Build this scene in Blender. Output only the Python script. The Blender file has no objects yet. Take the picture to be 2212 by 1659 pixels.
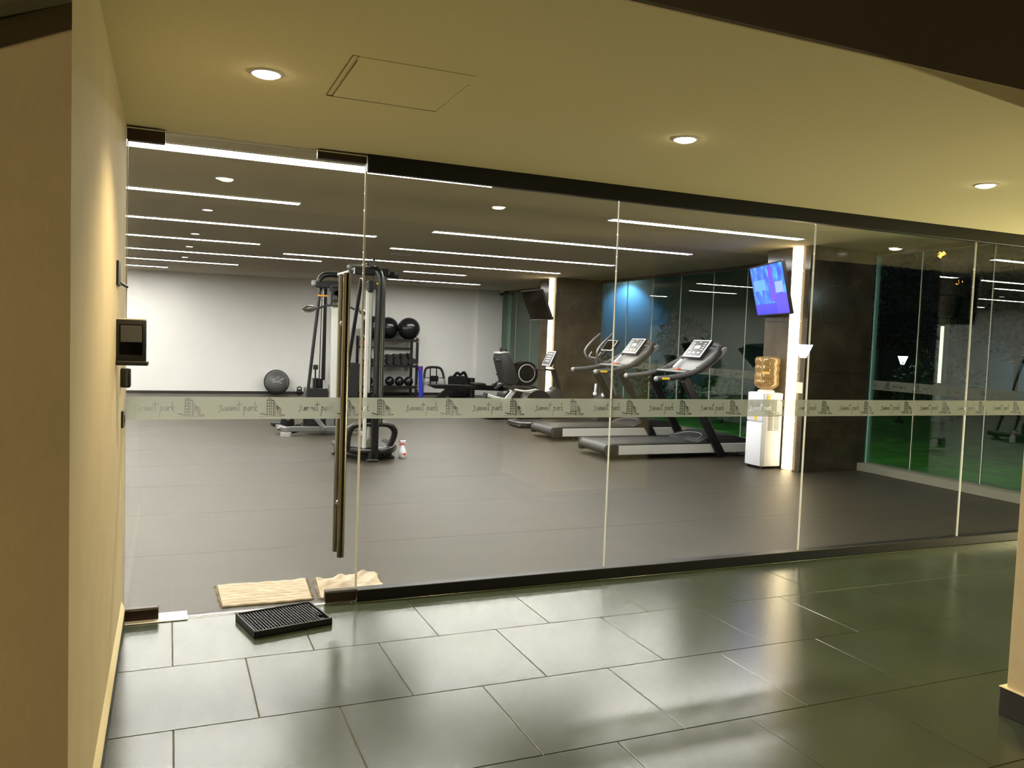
import bpy, bmesh, math, random
import numpy as np
from mathutils import Vector, Matrix

random.seed(7)
SC = bpy.context.scene
COL = SC.collection
PI = math.pi

# ------------------------------------------------------------------ camera, world, exposure
cam_data = bpy.data.cameras.new('camera')
cam = bpy.data.objects.new('camera', cam_data)
COL.objects.link(cam)
cam_data.sensor_width = 36.0
cam_data.lens = 1749.57 / 2212.0 * 36.0
cam_data.clip_start = 0.05
cam_data.clip_end = 300
cam.matrix_world = Matrix(((0.92043866, -0.01146769, -0.39071878, 0.1981),
                           (-0.38924667, 0.06458798, -0.91886638, -4.3514),
                           (0.03577302, 0.99784612, 0.05498551, 1.4627),
                           (0, 0, 0, 1)))
# rows above are the world x, y, z of the camera axes (right, up, back) and its position
SC.camera = cam

world = bpy.data.worlds.new('night_sky')
SC.world = world
world.use_nodes = True
world.node_tree.nodes['Background'].inputs[0].default_value = (0.10, 0.16, 0.28, 1)
world.node_tree.nodes['Background'].inputs[1].default_value = 0.02

SC.view_settings.view_transform = 'Standard'
SC.view_settings.look = 'None'
SC.view_settings.gamma = 1
SC.view_settings.use_curve_mapping = False
SC.view_settings.exposure = 0.0
SC.cycles.max_bounces = 8
SC.cycles.diffuse_bounces = 4
SC.cycles.glossy_bounces = 4
SC.cycles.use_adaptive_sampling = True
SC.cycles.adaptive_threshold = 0.02
SC.cycles.transparent_max_bounces = 24
SC.cycles.sample_clamp_indirect = 6.0
SC.cycles.caustics_reflective = False
SC.cycles.caustics_refractive = False

# ------------------------------------------------------------------ materials
MATS = {}


def mat(name, col=(0.8, 0.8, 0.8), rough=0.5, metal=0.0, spec=0.5, coat=0.0, emis=None, strength=0.0,
        noise=0.0, nscale=6.0, bump=0.0, bscale=60.0, stretch=(1, 1, 1), trans=0.0, ior=1.45, rnoise=0.0):
    m = bpy.data.materials.new(name)
    m.use_nodes = True
    nt = m.node_tree
    b = nt.nodes['Principled BSDF']
    b.inputs['Base Color'].default_value = (*col, 1)
    b.inputs['Roughness'].default_value = rough
    b.inputs['Metallic'].default_value = metal
    b.inputs['Specular IOR Level'].default_value = spec
    b.inputs['Coat Weight'].default_value = coat
    b.inputs['Transmission Weight'].default_value = trans
    b.inputs['IOR'].default_value = ior
    if emis:
        b.inputs['Emission Color'].default_value = (*emis, 1)
        b.inputs['Emission Strength'].default_value = strength
    if noise or bump or rnoise:
        tc = nt.nodes.new('ShaderNodeTexCoord')
        mp = nt.nodes.new('ShaderNodeMapping')
        mp.inputs['Scale'].default_value = stretch
        geo = nt.nodes.new('ShaderNodeNewGeometry')
        nt.links.new(geo.outputs['Position'], mp.inputs['Vector'])
    if noise or rnoise:
        n = nt.nodes.new('ShaderNodeTexNoise')
        n.inputs['Scale'].default_value = nscale
        n.inputs['Detail'].default_value = 6
        n.inputs['Roughness'].default_value = 0.6
        nt.links.new(mp.outputs[0], n.inputs['Vector'])
        if noise:
            r = nt.nodes.new('ShaderNodeMapRange')
            r.inputs['From Min'].default_value = 0.3
            r.inputs['From Max'].default_value = 0.7
            r.inputs['To Min'].default_value = 1 - noise
            r.inputs['To Max'].default_value = 1 + noise
            nt.links.new(n.outputs[0], r.inputs[0])
            mx = nt.nodes.new('ShaderNodeMix')
            mx.data_type = 'RGBA'
            mx.blend_type = 'MULTIPLY'
            mx.inputs[0].default_value = 1
            mx.inputs[6].default_value = (*col, 1)
            nt.links.new(r.outputs[0], mx.inputs[7])
            nt.links.new(mx.outputs[2], b.inputs['Base Color'])
        if rnoise:
            r2 = nt.nodes.new('ShaderNodeMapRange')
            r2.inputs['From Min'].default_value = 0.3
            r2.inputs['From Max'].default_value = 0.7
            r2.inputs['To Min'].default_value = max(0.02, rough - rnoise)
            r2.inputs['To Max'].default_value = rough + rnoise
            nt.links.new(n.outputs[0], r2.inputs[0])
            nt.links.new(r2.outputs[0], b.inputs['Roughness'])
    if bump:
        n2 = nt.nodes.new('ShaderNodeTexNoise')
        n2.inputs['Scale'].default_value = bscale
        n2.inputs['Detail'].default_value = 4
        nt.links.new(mp.outputs[0], n2.inputs['Vector'])
        bp = nt.nodes.new('ShaderNodeBump')
        bp.inputs['Strength'].default_value = bump
        bp.inputs['Distance'].default_value = 0.01
        nt.links.new(n2.outputs[0], bp.inputs['Height'])
        nt.links.new(bp.outputs[0], b.inputs['Normal'])
    MATS[name] = m
    return m


def glass_mat(name, tint=(0.95, 0.97, 0.95), f0=0.04, rough=0.0):
    m = bpy.data.materials.new(name)
    m.use_nodes = True
    nt = m.node_tree
    nt.nodes.clear()
    out = nt.nodes.new('ShaderNodeOutputMaterial')
    tr = nt.nodes.new('ShaderNodeBsdfTransparent')
    tr.inputs[0].default_value = (*tint, 1)
    gl = nt.nodes.new('ShaderNodeBsdfGlossy')
    gl.inputs['Roughness'].default_value = rough
    geo = nt.nodes.new('ShaderNodeNewGeometry')
    dot = nt.nodes.new('ShaderNodeVectorMath')
    dot.operation = 'DOT_PRODUCT'
    nt.links.new(geo.outputs['Normal'], dot.inputs[0])
    nt.links.new(geo.outputs['Incoming'], dot.inputs[1])
    ab = nt.nodes.new('ShaderNodeMath'); ab.operation = 'ABSOLUTE'
    nt.links.new(dot.outputs['Value'], ab.inputs[0])
    su = nt.nodes.new('ShaderNodeMath'); su.operation = 'SUBTRACT'
    su.inputs[0].default_value = 1
    nt.links.new(ab.outputs[0], su.inputs[1])
    pw = nt.nodes.new('ShaderNodeMath'); pw.operation = 'POWER'
    pw.inputs[1].default_value = 5
    nt.links.new(su.outputs[0], pw.inputs[0])
    ma = nt.nodes.new('ShaderNodeMath'); ma.operation = 'MULTIPLY_ADD'
    ma.inputs[1].default_value = 1 - f0
    ma.inputs[2].default_value = f0
    nt.links.new(pw.outputs[0], ma.inputs[0])
    mx = nt.nodes.new('ShaderNodeMixShader')
    nt.links.new(ma.outputs[0], mx.inputs[0])
    nt.links.new(tr.outputs[0], mx.inputs[1])
    nt.links.new(gl.outputs[0], mx.inputs[2])
    nt.links.new(mx.outputs[0], out.inputs[0])
    MATS[name] = m
    return m


def film_mat(name):
    """frosted film: scatters light from both sides, a little see-through"""
    m = bpy.data.materials.new(name)
    m.use_nodes = True
    nt = m.node_tree
    nt.nodes.clear()
    out = nt.nodes.new('ShaderNodeOutputMaterial')
    d = nt.nodes.new('ShaderNodeBsdfDiffuse'); d.inputs[0].default_value = (0.31, 0.325, 0.265, 1)
    t = nt.nodes.new('ShaderNodeBsdfTranslucent'); t.inputs[0].default_value = (0.30, 0.315, 0.255, 1)
    tr = nt.nodes.new('ShaderNodeBsdfTransparent'); tr.inputs[0].default_value = (0.9, 0.9, 0.85, 1)
    a = nt.nodes.new('ShaderNodeMixShader'); a.inputs[0].default_value = 0.55
    nt.links.new(d.outputs[0], a.inputs[1]); nt.links.new(t.outputs[0], a.inputs[2])
    b = nt.nodes.new('ShaderNodeMixShader'); b.inputs[0].default_value = 0.24
    nt.links.new(a.outputs[0], b.inputs[1]); nt.links.new(tr.outputs[0], b.inputs[2])
    nt.links.new(b.outputs[0], out.inputs[0])
    MATS[name] = m
    return m


def marble_mat(name):
    m = mat(name, (0.070, 0.056, 0.038), rough=0.17, spec=0.5, noise=0.45, nscale=2.2)
    nt = m.node_tree
    b = nt.nodes['Principled BSDF']
    base = b.inputs['Base Color'].links[0].from_socket
    geo = nt.nodes.new('ShaderNodeNewGeometry')
    ns = nt.nodes.new('ShaderNodeTexNoise'); ns.inputs['Scale'].default_value = 1.7; ns.inputs['Detail'].default_value = 4
    nt.links.new(geo.outputs['Position'], ns.inputs['Vector'])
    ad = nt.nodes.new('ShaderNodeVectorMath'); ad.operation = 'MULTIPLY_ADD'
    ad.inputs[1].default_value = (0.5, 0.5, 0.5)
    nt.links.new(ns.outputs['Color'], ad.inputs[0]); nt.links.new(geo.outputs['Position'], ad.inputs[2])
    v = nt.nodes.new('ShaderNodeTexVoronoi'); v.feature = 'DISTANCE_TO_EDGE'; v.inputs['Scale'].default_value = 0.9
    nt.links.new(ad.outputs[0], v.inputs['Vector'])
    r = nt.nodes.new('ShaderNodeMapRange')
    r.inputs['From Min'].default_value = 0.0; r.inputs['From Max'].default_value = 0.006
    r.inputs['To Min'].default_value = 0.13; r.inputs['To Max'].default_value = 0.0
    nt.links.new(v.outputs['Distance'], r.inputs[0])
    mx = nt.nodes.new('ShaderNodeMix'); mx.data_type = 'RGBA'
    nt.links.new(r.outputs[0], mx.inputs[0])
    nt.links.new(base, mx.inputs[6])
    mx.inputs[7].default_value = (0.40, 0.34, 0.24, 1)
    nt.links.new(mx.outputs[2], b.inputs['Base Color'])
    return m


def emit(name, col, s):
    return mat(name, (0.8, 0.8, 0.8), rough=0.6, emis=col, strength=s)


WARM = (1.0, 0.80, 0.50)
mat('stucco', (0.49, 0.41, 0.265), rough=0.9, spec=0.2, noise=0.05, nscale=5, bump=0.11, bscale=45)
mat('corridor_ceiling', (0.84, 0.76, 0.52), rough=0.95, spec=0.1, bump=0.12, bscale=120)
mat('white_wall', (0.85, 0.84, 0.82), rough=0.9, spec=0.15, noise=0.02, nscale=2)
mat('gym_ceiling', (0.52, 0.47, 0.37), rough=0.95, spec=0.1)
mat('porcelain', (0.038, 0.046, 0.026), rough=0.20, spec=0.80, noise=0.25, nscale=1.6, bump=0.03, bscale=200)
mat('grout', (0.26, 0.24, 0.18), rough=0.9)
mat('rubber_floor', (0.030, 0.026, 0.018), rough=0.45, spec=0.50, noise=0.20, nscale=2.4, stretch=(0.6, 2.2, 1), bump=0.15, bscale=240)
mat('black_steel', (0.006, 0.006, 0.006), rough=0.38, spec=0.4)
mat('bronze_steel', (0.05, 0.035, 0.026), rough=0.4, metal=0.6)
mat('brushed_steel', (0.22, 0.195, 0.14), rough=0.22, metal=1.0)
mat('chrome', (0.8, 0.8, 0.78), rough=0.12, metal=1.0)
mat('silver_paint', (0.20, 0.20, 0.195), rough=0.35, metal=0.6)
mat('pale_alu', (0.66, 0.66, 0.63), rough=0.42, metal=0.35)
mat('white_plate', (0.78, 0.76, 0.70), rough=0.35, metal=0.3)
mat('black_paint', (0.008, 0.008, 0.009), rough=0.28, spec=0.55)
mat('black_plastic', (0.012, 0.012, 0.012), rough=0.42)
mat('charcoal_plastic', (0.020, 0.021, 0.022), rough=0.5)
mat('grey_plastic', (0.055, 0.056, 0.057), rough=0.45)
mat('light_grey_plastic', (0.30, 0.30, 0.30), rough=0.4)
mat('white_plastic', (0.76, 0.78, 0.85), rough=0.35)
mat('off_white_plastic', (0.62, 0.63, 0.67), rough=0.4)
mat('rubber_black', (0.010, 0.010, 0.010), rough=0.55)
mat('ball_rubber', (0.010, 0.010, 0.011), rough=0.22, spec=0.6)
mat('dome_grey', (0.11, 0.11, 0.11), rough=0.30)
mat('belt', (0.035, 0.035, 0.033), rough=0.45)
mat('fabric_black', (0.010, 0.010, 0.010), rough=0.9, spec=0.2)
mat('orange', (0.75, 0.13, 0.02), rough=0.5)
mat('amber_handle', (0.62, 0.30, 0.03), rough=0.4)
mat('yellow', (0.75, 0.52, 0.03), rough=0.4)
mat('red', (0.70, 0.03, 0.02), rough=0.4)
mat('blue_foam', (0.02, 0.04, 0.55), rough=0.6)
mat('purple_cap', (0.10, 0.02, 0.28), rough=0.5)
mat('cotton', (0.44, 0.37, 0.28), rough=0.95, spec=0.1, noise=0.14, nscale=12)
mat('cotton_dirty', (0.55, 0.38, 0.20), rough=0.95, spec=0.1, noise=0.25, nscale=14)
mat('rubber_mat', (0.006, 0.006, 0.006), rough=0.42, spec=0.5)
mat('baseboard_dark', (0.022, 0.020, 0.016), rough=0.35)
mat('cream_ledge', (0.72, 0.62, 0.40), rough=0.8)
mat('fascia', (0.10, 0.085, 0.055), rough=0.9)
mat('curb', (0.20, 0.20, 0.155), rough=0.7)
mat('concrete', (0.10, 0.10, 0.085), rough=0.9, noise=0.1)
mat('paper', (0.75, 0.68, 0.52), rough=0.8)
mat('silicone', (0.80, 0.80, 0.74), rough=0.4)
mat('silicone_green', (0.22, 0.42, 0.40), rough=0.4)
mat('bark', (0.06, 0.045, 0.03), rough=0.9)
mat('leaf', (0.05, 0.12, 0.025), rough=0.6, noise=0.3, nscale=3)
mat('leaf_dark', (0.025, 0.07, 0.03), rough=0.6, noise=0.3, nscale=3)
mat('lawn', (0.06, 0.22, 0.03), rough=0.95, noise=0.35, nscale=3)
mat('garden_wall', (0.40, 0.48, 0.50), rough=0.9)
mat('screen_dark', (0.002, 0.002, 0.002), rough=0.10, spec=0.05)
mat('console_face', (0.05, 0.052, 0.05), rough=0.3)
def bottle_mat():
    m = glass_mat('amber_bottle', tint=(1.0, 0.90, 0.70), f0=0.10, rough=0.06)
    nt = m.node_tree
    out = [n for n in nt.nodes if n.type == 'OUTPUT_MATERIAL'][0]
    base = out.inputs[0].links[0].from_socket
    t = nt.nodes.new('ShaderNodeBsdfTranslucent'); t.inputs[0].default_value = (1.0, 0.72, 0.34, 1)
    d = nt.nodes.new('ShaderNodeBsdfDiffuse'); d.inputs[0].default_value = (0.85, 0.58, 0.24, 1)
    a = nt.nodes.new('ShaderNodeMixShader'); a.inputs[0].default_value = 0.5
    nt.links.new(t.outputs[0], a.inputs[1]); nt.links.new(d.outputs[0], a.inputs[2])
    b = nt.nodes.new('ShaderNodeMixShader'); b.inputs[0].default_value = 0.20
    nt.links.new(base, b.inputs[1]); nt.links.new(a.outputs[0], b.inputs[2])
    nt.links.new(b.outputs[0], out.inputs[0])


bottle_mat()
mat('amber_label', (0.75, 0.48, 0.14), rough=0.5)
MATS['rubber_floor'].node_tree.nodes['Principled BSDF'].inputs['Specular Tint'].default_value = (1.0, 0.91, 0.76, 1)
marble_mat('marble')
glass_mat('clear_glass', tint=(0.97, 0.98, 0.965), f0=0.032)
glass_mat('night_glass', tint=(0.80, 0.92, 0.86), f0=0.085)
glass_mat('smoke_window', tint=(0.35, 0.38, 0.36), f0=0.05)
film_mat('frosted_film')
emit('led_white', (1.0, 0.96, 0.91), 90.0)
emit('led_disc', (1.0, 0.93, 0.82), 18.0)
emit('led_warm', (1.0, 0.78, 0.46), 8.0)
emit('downlight_disc', (1.0, 0.86, 0.60), 40.0)
emit('lantern_glow', (0.70, 0.84, 1.0), 90.0)
emit('far_lantern_glow', (0.70, 0.84, 1.0), 22.0)
emit('sodium_glow', (1.0, 0.30, 0.06), 6.0)
emit('warm_fill_glow', (1.0, 0.76, 0.40), 1350.0)
emit('reflection_glow', (1.0, 0.90, 0.66), 2.2)


def screen_mat():
    m = bpy.data.materials.new('screen_blue')
    m.use_nodes = True
    nt = m.node_tree
    b = nt.nodes['Principled BSDF']
    b.inputs['Base Color'].default_value = (0.01, 0.01, 0.02, 1)
    b.inputs['Roughness'].default_value = 0.2
    tc = nt.nodes.new('ShaderNodeTexCoord')
    mp = nt.nodes.new('ShaderNodeMapping'); mp.inputs['Scale'].default_value = (1, 1, 1)
    nt.links.new(tc.outputs['UV'], mp.inputs[0])
    n = nt.nodes.new('ShaderNodeTexNoise'); n.inputs['Scale'].default_value = 9.0; n.inputs['Detail'].default_value = 8
    mp.inputs['Scale'].default_value = (1.0, 0.35, 1)
    nt.links.new(mp.outputs[0], n.inputs['Vector'])
    r = nt.nodes.new('ShaderNodeValToRGB')
    e = r.color_ramp.elements
    e[0].position = 0.33; e[0].color = (0.03, 0.05, 0.75, 1)
    e[1].position = 0.70; e[1].color = (0.10, 0.50, 1.0, 1)
    k = r.color_ramp.elements.new(0.52); k.color = (0.03, 0.18, 0.95, 1)
    nt.links.new(n.outputs[0], r.inputs[0])
    # purple upright band and a pale window, like the picture on the set
    sp = nt.nodes.new('ShaderNodeSeparateXYZ'); nt.links.new(tc.outputs['UV'], sp.inputs[0])

    def band(sock, lo, hi):
        a = nt.nodes.new('ShaderNodeMath'); a.operation = 'GREATER_THAN'; a.inputs[1].default_value = lo
        c = nt.nodes.new('ShaderNodeMath'); c.operation = 'LESS_THAN'; c.inputs[1].default_value = hi
        d = nt.nodes.new('ShaderNodeMath'); d.operation = 'MULTIPLY'
        nt.links.new(sock, a.inputs[0]); nt.links.new(sock, c.inputs[0])
        nt.links.new(a.outputs[0], d.inputs[0]); nt.links.new(c.outputs[0], d.inputs[1])
        return d.outputs[0]

    def mul(a, b_):
        d = nt.nodes.new('ShaderNodeMath'); d.operation = 'MULTIPLY'
        nt.links.new(a, d.inputs[0]); nt.links.new(b_, d.inputs[1])
        return d.outputs[0]

    def over(prev, fac, col):
        mx = nt.nodes.new('ShaderNodeMix'); mx.data_type = 'RGBA'
        nt.links.new(fac, mx.inputs[0]); nt.links.new(prev, mx.inputs[6])
        mx.inputs[7].default_value = (*col, 1)
        return mx.outputs[2]
    c = r.outputs[0]
    X, Y = sp.outputs[0], sp.outputs[1]
    c = over(c, mul(band(Y, -0.1, 0.22), band(X, 0.0, 1.1)), (0.06, 0.05, 0.78))
    c = over(c, mul(band(Y, -0.1, 0.40), band(X, 0.66, 1.1)), (0.10, 0.07, 0.80))
    c = over(c, mul(band(X, 0.05, 0.42), band(Y, 0.5, 0.72)), (0.10, 0.36, 0.95))
    c = over(c, mul(band(X, 0.70, 0.92), band(Y, 0.42, 0.64)), (0.30, 0.42, 0.95))
    c = over(c, mul(band(X, 0.55, 0.66), band(Y, 0.25, 0.97)), (0.16, 0.05, 0.80))
    nt.links.new(c, b.inputs['Emission Color'])
    b.inputs['Emission Strength'].default_value = 1.5
    MATS['screen_blue'] = m


screen_mat()


# ------------------------------------------------------------------ mesh builder
class B:
    def __init__(s):
        s.bm = bmesh.new()

    def _add(s, other):
        me = bpy.data.meshes.new('tmp')
        other.to_mesh(me)
        s.bm.from_mesh(me)
        bpy.data.meshes.remove(me)
        other.free()
        return s

    def box(s, lo, hi, bev=0.0, seg=1, M=None):
        t = bmesh.new()
        lo, hi = Vector(lo), Vector(hi)
        bmesh.ops.create_cube(t, size=1, matrix=Matrix.Translation((lo + hi) / 2) @ Matrix.Diagonal((*(hi - lo), 1)))
        if bev:
            bmesh.ops.bevel(t, geom=t.edges[:], offset=bev, segments=seg, affect='EDGES', profile=0.5)
        if M is not None:
            t.transform(M)
        return s._add(t)

    def obox(s, c, size, rot, bev=0.0, seg=1):
        """box of size about centre c with rotation matrix rot (3x3 or euler tuple)"""
        if isinstance(rot, (tuple, list)):
            from mathutils import Euler
            rot = Euler(rot).to_matrix()
        M = Matrix.Translation(c) @ rot.to_4x4()
        h = Vector(size) / 2
        return s.box(-h, h, bev, seg, M)

    def beam(s, p, q, w, h, bev=0.0, up=(0, 0, 1)):
        """rectangular bar from p to q; w across, h along up"""
        p, q = Vector(p), Vector(q)
        x = (q - p).normalized()
        y = Vector(up).cross(x)
        if y.length < 1e-5:
            y = Vector((0, 1, 0))
        y.normalize()
        z = x.cross(y)
        R = Matrix((x, y, z)).transposed()
        return s.obox((p + q) / 2, ((q - p).length, w, h), R, bev)

    def cyl(s, p, q, r, r2=None, n=16, caps=True):
        p, q = Vector(p), Vector(q)
        r2 = r if r2 is None else r2
        t = bmesh.new()
        d = q - p
        bmesh.ops.create_cone(t, cap_ends=caps, segments=n, radius1=r, radius2=r2, depth=d.length)
        t.transform(Matrix.Translation((p + q) / 2) @ d.to_track_quat('Z', 'Y').to_matrix().to_4x4())
        return s._add(t)

    def sph(s, c, r, n=24, scale=(1, 1, 1), M=None):
        t = bmesh.new()
        bmesh.ops.create_uvsphere(t, u_segments=n, v_segments=max(6, n // 2), radius=r)
        t.transform((M or Matrix.Identity(4)) @ Matrix.Diagonal((*scale, 1)))
        t.transform(Matrix.Translation(c))
        return s._add(t)

    def tube(s, pts, r, n=10, smooth=0, closed=False, ry=None, rs=None):
        P = [Vector(p) for p in pts]
        if smooth:
            Q = []
            N = len(P)
            rng = range(N if closed else N - 1)
            for i in rng:
                p0 = P[i - 1] if (i > 0 or closed) else P[0]
                p1, p2 = P[i], P[(i + 1) % N]
                p3 = P[(i + 2) % N] if (i + 2 < N or closed) else P[-1]
                for k in range(smooth):
                    t = k / smooth
                    Q.append(0.5 * ((2 * p1) + (p2 - p0) * t + (2 * p0 - 5 * p1 + 4 * p2 - p3) * t * t + (3 * p1 - p0 - 3 * p2 + p3) * t ** 3))
            if not closed:
                Q.append(P[-1])
            P = Q
        N = len(P)
        T = []
        for i in range(N):
            a = P[(i - 1) % N] if (closed or i > 0) else P[i]
            b = P[(i + 1) % N] if (closed or i < N - 1) else P[i]
            T.append((b - a).normalized())
        u = T[0].orthogonal().normalized()
        if ry is not None:
            u = Vector((0, 0, 1)) - T[0] * T[0].z
            u = u.normalized() if u.length > 1e-3 else T[0].orthogonal().normalized()
        rings = []
        bm = s.bm
        for i in range(N):
            if i:
                u = (T[i - 1].rotation_difference(T[i]) @ u)
                u = (u - T[i] * u.dot(T[i])).normalized()
            v = T[i].cross(u)
            rr = r if rs is None else rs[min(len(rs) - 1, int(round(i / (N - 1) * (len(rs) - 1))))]
            rb = rr if ry is None else ry
            rings.append([bm.verts.new(P[i] + u * math.cos(2 * PI * k / n) * rr + v * math.sin(2 * PI * k / n) * rb) for k in range(n)])
        for i in range(N if closed else N - 1):
            A, C = rings[i], rings[(i + 1) % N]
            for k in range(n):
                bm.faces.new((A[k], A[(k + 1) % n], C[(k + 1) % n], C[k]))
        if not closed:
            bm.faces.new(rings[0][::-1])
            bm.faces.new(rings[-1])
        return s

    def prism(s, poly, a, b, axis='y', bev=0.0):
        """poly: (u, v) outline; axis y -> points (u, a..b, v); x -> (a..b, u, v); z -> (u, v, a..b)"""
        def P(u, v, w):
            return {'y': (u, w, v), 'x': (w, u, v), 'z': (u, v, w)}[axis]
        t = bmesh.new()
        lo = [t.verts.new(P(u, v, a)) for u, v in poly]
        hi = [t.verts.new(P(u, v, b)) for u, v in poly]
        n = len(poly)
        t.faces.new(lo)
        t.faces.new(hi[::-1])
        for i in range(n):
            t.faces.new((lo[i], hi[i], hi[(i + 1) % n], lo[(i + 1) % n]))
        bmesh.ops.recalc_face_normals(t, faces=t.faces[:])
        if bev:
            bmesh.ops.bevel(t, geom=t.edges[:], offset=bev, segments=2, affect='EDGES', profile=0.5)
        return s._add(t)

    def lathe(s, prof, c=(0, 0, 0), n=24, M=None):
        t = bmesh.new()
        rings = []
        for r, z in prof:
            if r < 1e-5:
                rings.append([t.verts.new((0, 0, z))])
            else:
                rings.append([t.verts.new((r * math.cos(2 * PI * k / n), r * math.sin(2 * PI * k / n), z)) for k in range(n)])
        for A, C in zip(rings, rings[1:]):
            for k in range(n):
                a0, a1 = A[k % len(A)], A[(k + 1) % len(A)]
                c0, c1 = C[k % len(C)], C[(k + 1) % len(C)]
                f = [a0, a1, c1, c0]
                g = []
                for v in f:
                    if v not in g:
                        g.append(v)
                if len(g) > 2:
                    t.faces.new(g)
        bmesh.ops.recalc_face_normals(t, faces=t.faces[:])
        t.transform(Matrix.Translation(c) @ (M or Matrix.Identity(4)))
        return s._add(t)

    def torus(s, c, R, r, axis='z', n=32, m=8):
        ax = {'z': ((1, 0, 0), (0, 1, 0)), 'y': ((1, 0, 0), (0, 0, 1)), 'x': ((0, 1, 0), (0, 0, 1))}[axis]
        a, b = Vector(ax[0]), Vector(ax[1])
        c = Vector(c)
        return s.tube([c + a * R * math.cos(2 * PI * k / n) + b * R * math.sin(2 * PI * k / n) for k in range(n)], r, m, closed=True)

    def quad(s, a, b, c, d):
        bm = s.bm
        bm.faces.new([bm.verts.new(p) for p in (a, b, c, d)])
        return s


def wloc(o):
    p = Vector((0, 0, 0))
    while o is not None:
        p += o.location
        o = o.parent
    return p


def obj(name, b, m, parent=None, sharp=35):
    me = bpy.data.meshes.new(name)
    bm = b.bm
    if parent is not None:
        bm.transform(Matrix.Translation(-wloc(parent)))
    bm.to_mesh(me)
    bm.free()
    me.materials.append(MATS[m])
    for p in me.polygons:
        p.use_smooth = True
    me.set_sharp_from_angle(angle=math.radians(sharp))
    o = bpy.data.objects.new(name, me)
    COL.objects.link(o)
    o.parent = parent
    return o


def tag(o, label=None, cat=None, group=None, kind=None):
    if label: o['label'] = label
    if cat: o['category'] = cat
    if group: o['group'] = group
    if kind: o['kind'] = kind
    return o


def thing(name, label, cat, loc, group=None):
    o = bpy.data.objects.new(name, None)
    o.empty_display_size = 0.1
    COL.objects.link(o)
    o.location = loc
    return tag(o, label, cat, group)


def struct(name, b, m, label):
    return tag(obj(name, b, m), label, name.split('_')[0], kind='structure')


def children(o):
    return [c for c in bpy.data.objects if c.parent == o]


def copy_tree(o, parent=None):
    c = o.copy()
    COL.objects.link(c)
    c.parent = parent
    for ch in children(o):
        copy_tree(ch, c)
    return c


# ================================================================== SETTING
HC, HG, YB, XW = 2.416, 2.693, 15.155, 8.20     # corridor ceiling, gym ceiling, gym back wall, gym window wall

# corridor floor: slab with one object per porcelain tile
floor = struct('floor', B().box((-2.2, -6.4, -0.12), (12.4, -0.0165, -0.006)), 'grout', 'grey-green porcelain tile floor outside the glass front')
TP = 0.602
g = 0.0018


def tile_mesh(w, d):
    return B().box((0, 0, -0.006), (w, d, 0.0), 0.0015)


full = None
for k in range(-8, 3):
    y0 = -1.2458 + TP * k
    y1 = min(y0 + TP, -0.016)
    off = 0.2295 + (TP / 2 if k % 2 == 0 else 0.0)
    for i in range(-4, 17):
        x0, x1 = off + TP * i, off + TP * (i + 1)
        if y1 > -2.36:
            x0 = max(x0, 0.0)
        if x1 - x0 < 0.03:
            continue
        if abs(x1 - x0 - TP) < 1e-6 and abs(y1 - y0 - TP) < 1e-6:
            if full is None:
                o = obj('tile', tile_mesh(TP - 2 * g, TP - 2 * g), 'porcelain', floor)
                full = o.data
                o.location = (x0 + g, y0 + g, 0)
            else:
                o = bpy.data.objects.new('tile', full)
                COL.objects.link(o)
                o.parent = floor
                o.location = (x0 + g, y0 + g, 0)
        else:
            o = obj('tile', tile_mesh(x1 - x0 - 2 * g, y1 - y0 - 2 * g), 'porcelain', floor)
            o.location = (x0 + g, y0 + g, 0)

# gym floor: rubber rolls laid side by side
gf = struct('floor_gym', B().box((-3.6, 0.0, -0.12), (XW + 0.2, YB, -0.008)), 'rubber_black', 'dark grey rubber gym floor behind the glass')
yy = 0.004
while yy < YB - 0.02:
    y2 = min(yy + 1.22, YB - 0.005)
    obj('rubber_roll', B().box((-3.58, yy + 0.0012, -0.008), (8.03, y2 - 0.0012, 0.0), 0.001), 'rubber_floor', gf)
    yy = y2

# walls
struct('wall_left', B().box((-3.7, -2.345, 0), (0.0, 0.06, 2.95)), 'stucco', 'cream stucco wall beside the glass door')
struct('wall_back', B().box((-3.7, YB, -0.1), (8.4, YB + 0.2, 2.8)), 'white_wall', 'white painted back wall of the gym')
struct('wall_side', B().box((-3.8, 0.0, -0.1), (-3.6, YB + 0.2, 2.8)), 'white_wall', 'white side wall of the gym behind the stucco wall')
struct('trim_1', B().box((7.45, YB - 0.09, 0), (8.12, YB + 0.01, HG + 0.02), 0.004), 'white_wall', 'shallow white pilaster at the end of the back wall')
struct('baseboard_back', B().box((-3.6, YB - 0.015, 0), (7.44, YB + 0.002, 0.055), 0.002), 'baseboard_dark', 'thin dark baseboard along the white back wall')
bl = struct('baseboard_left', B().box((-0.01, -2.36, 0), (0.016, -0.045, 0.075), 0.002), 'baseboard_dark', 'dark baseboard along the cream stucco wall')
obj('ledge', B().prism([(-0.01, 0.074), (0.016, 0.074), (0.014, 0.088), (0.0, 0.118), (-0.01, 0.118)], -2.35, -0.045, 'y'), 'cream_ledge', bl)

# dark slab shaped like the shadow on the outer face of the stucco wall
struct('trim_2', B().prism([(-3.7, 0.5), (-0.8, 1.77), (-0.14, 2.082), (-0.0005, 2.146), (-0.0005, 2.95), (-3.7, 2.95)], -2.42, -2.347, 'y'), 'fascia', 'dark slanted slab standing in for the shadow high on the end of the stucco wall')

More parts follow.
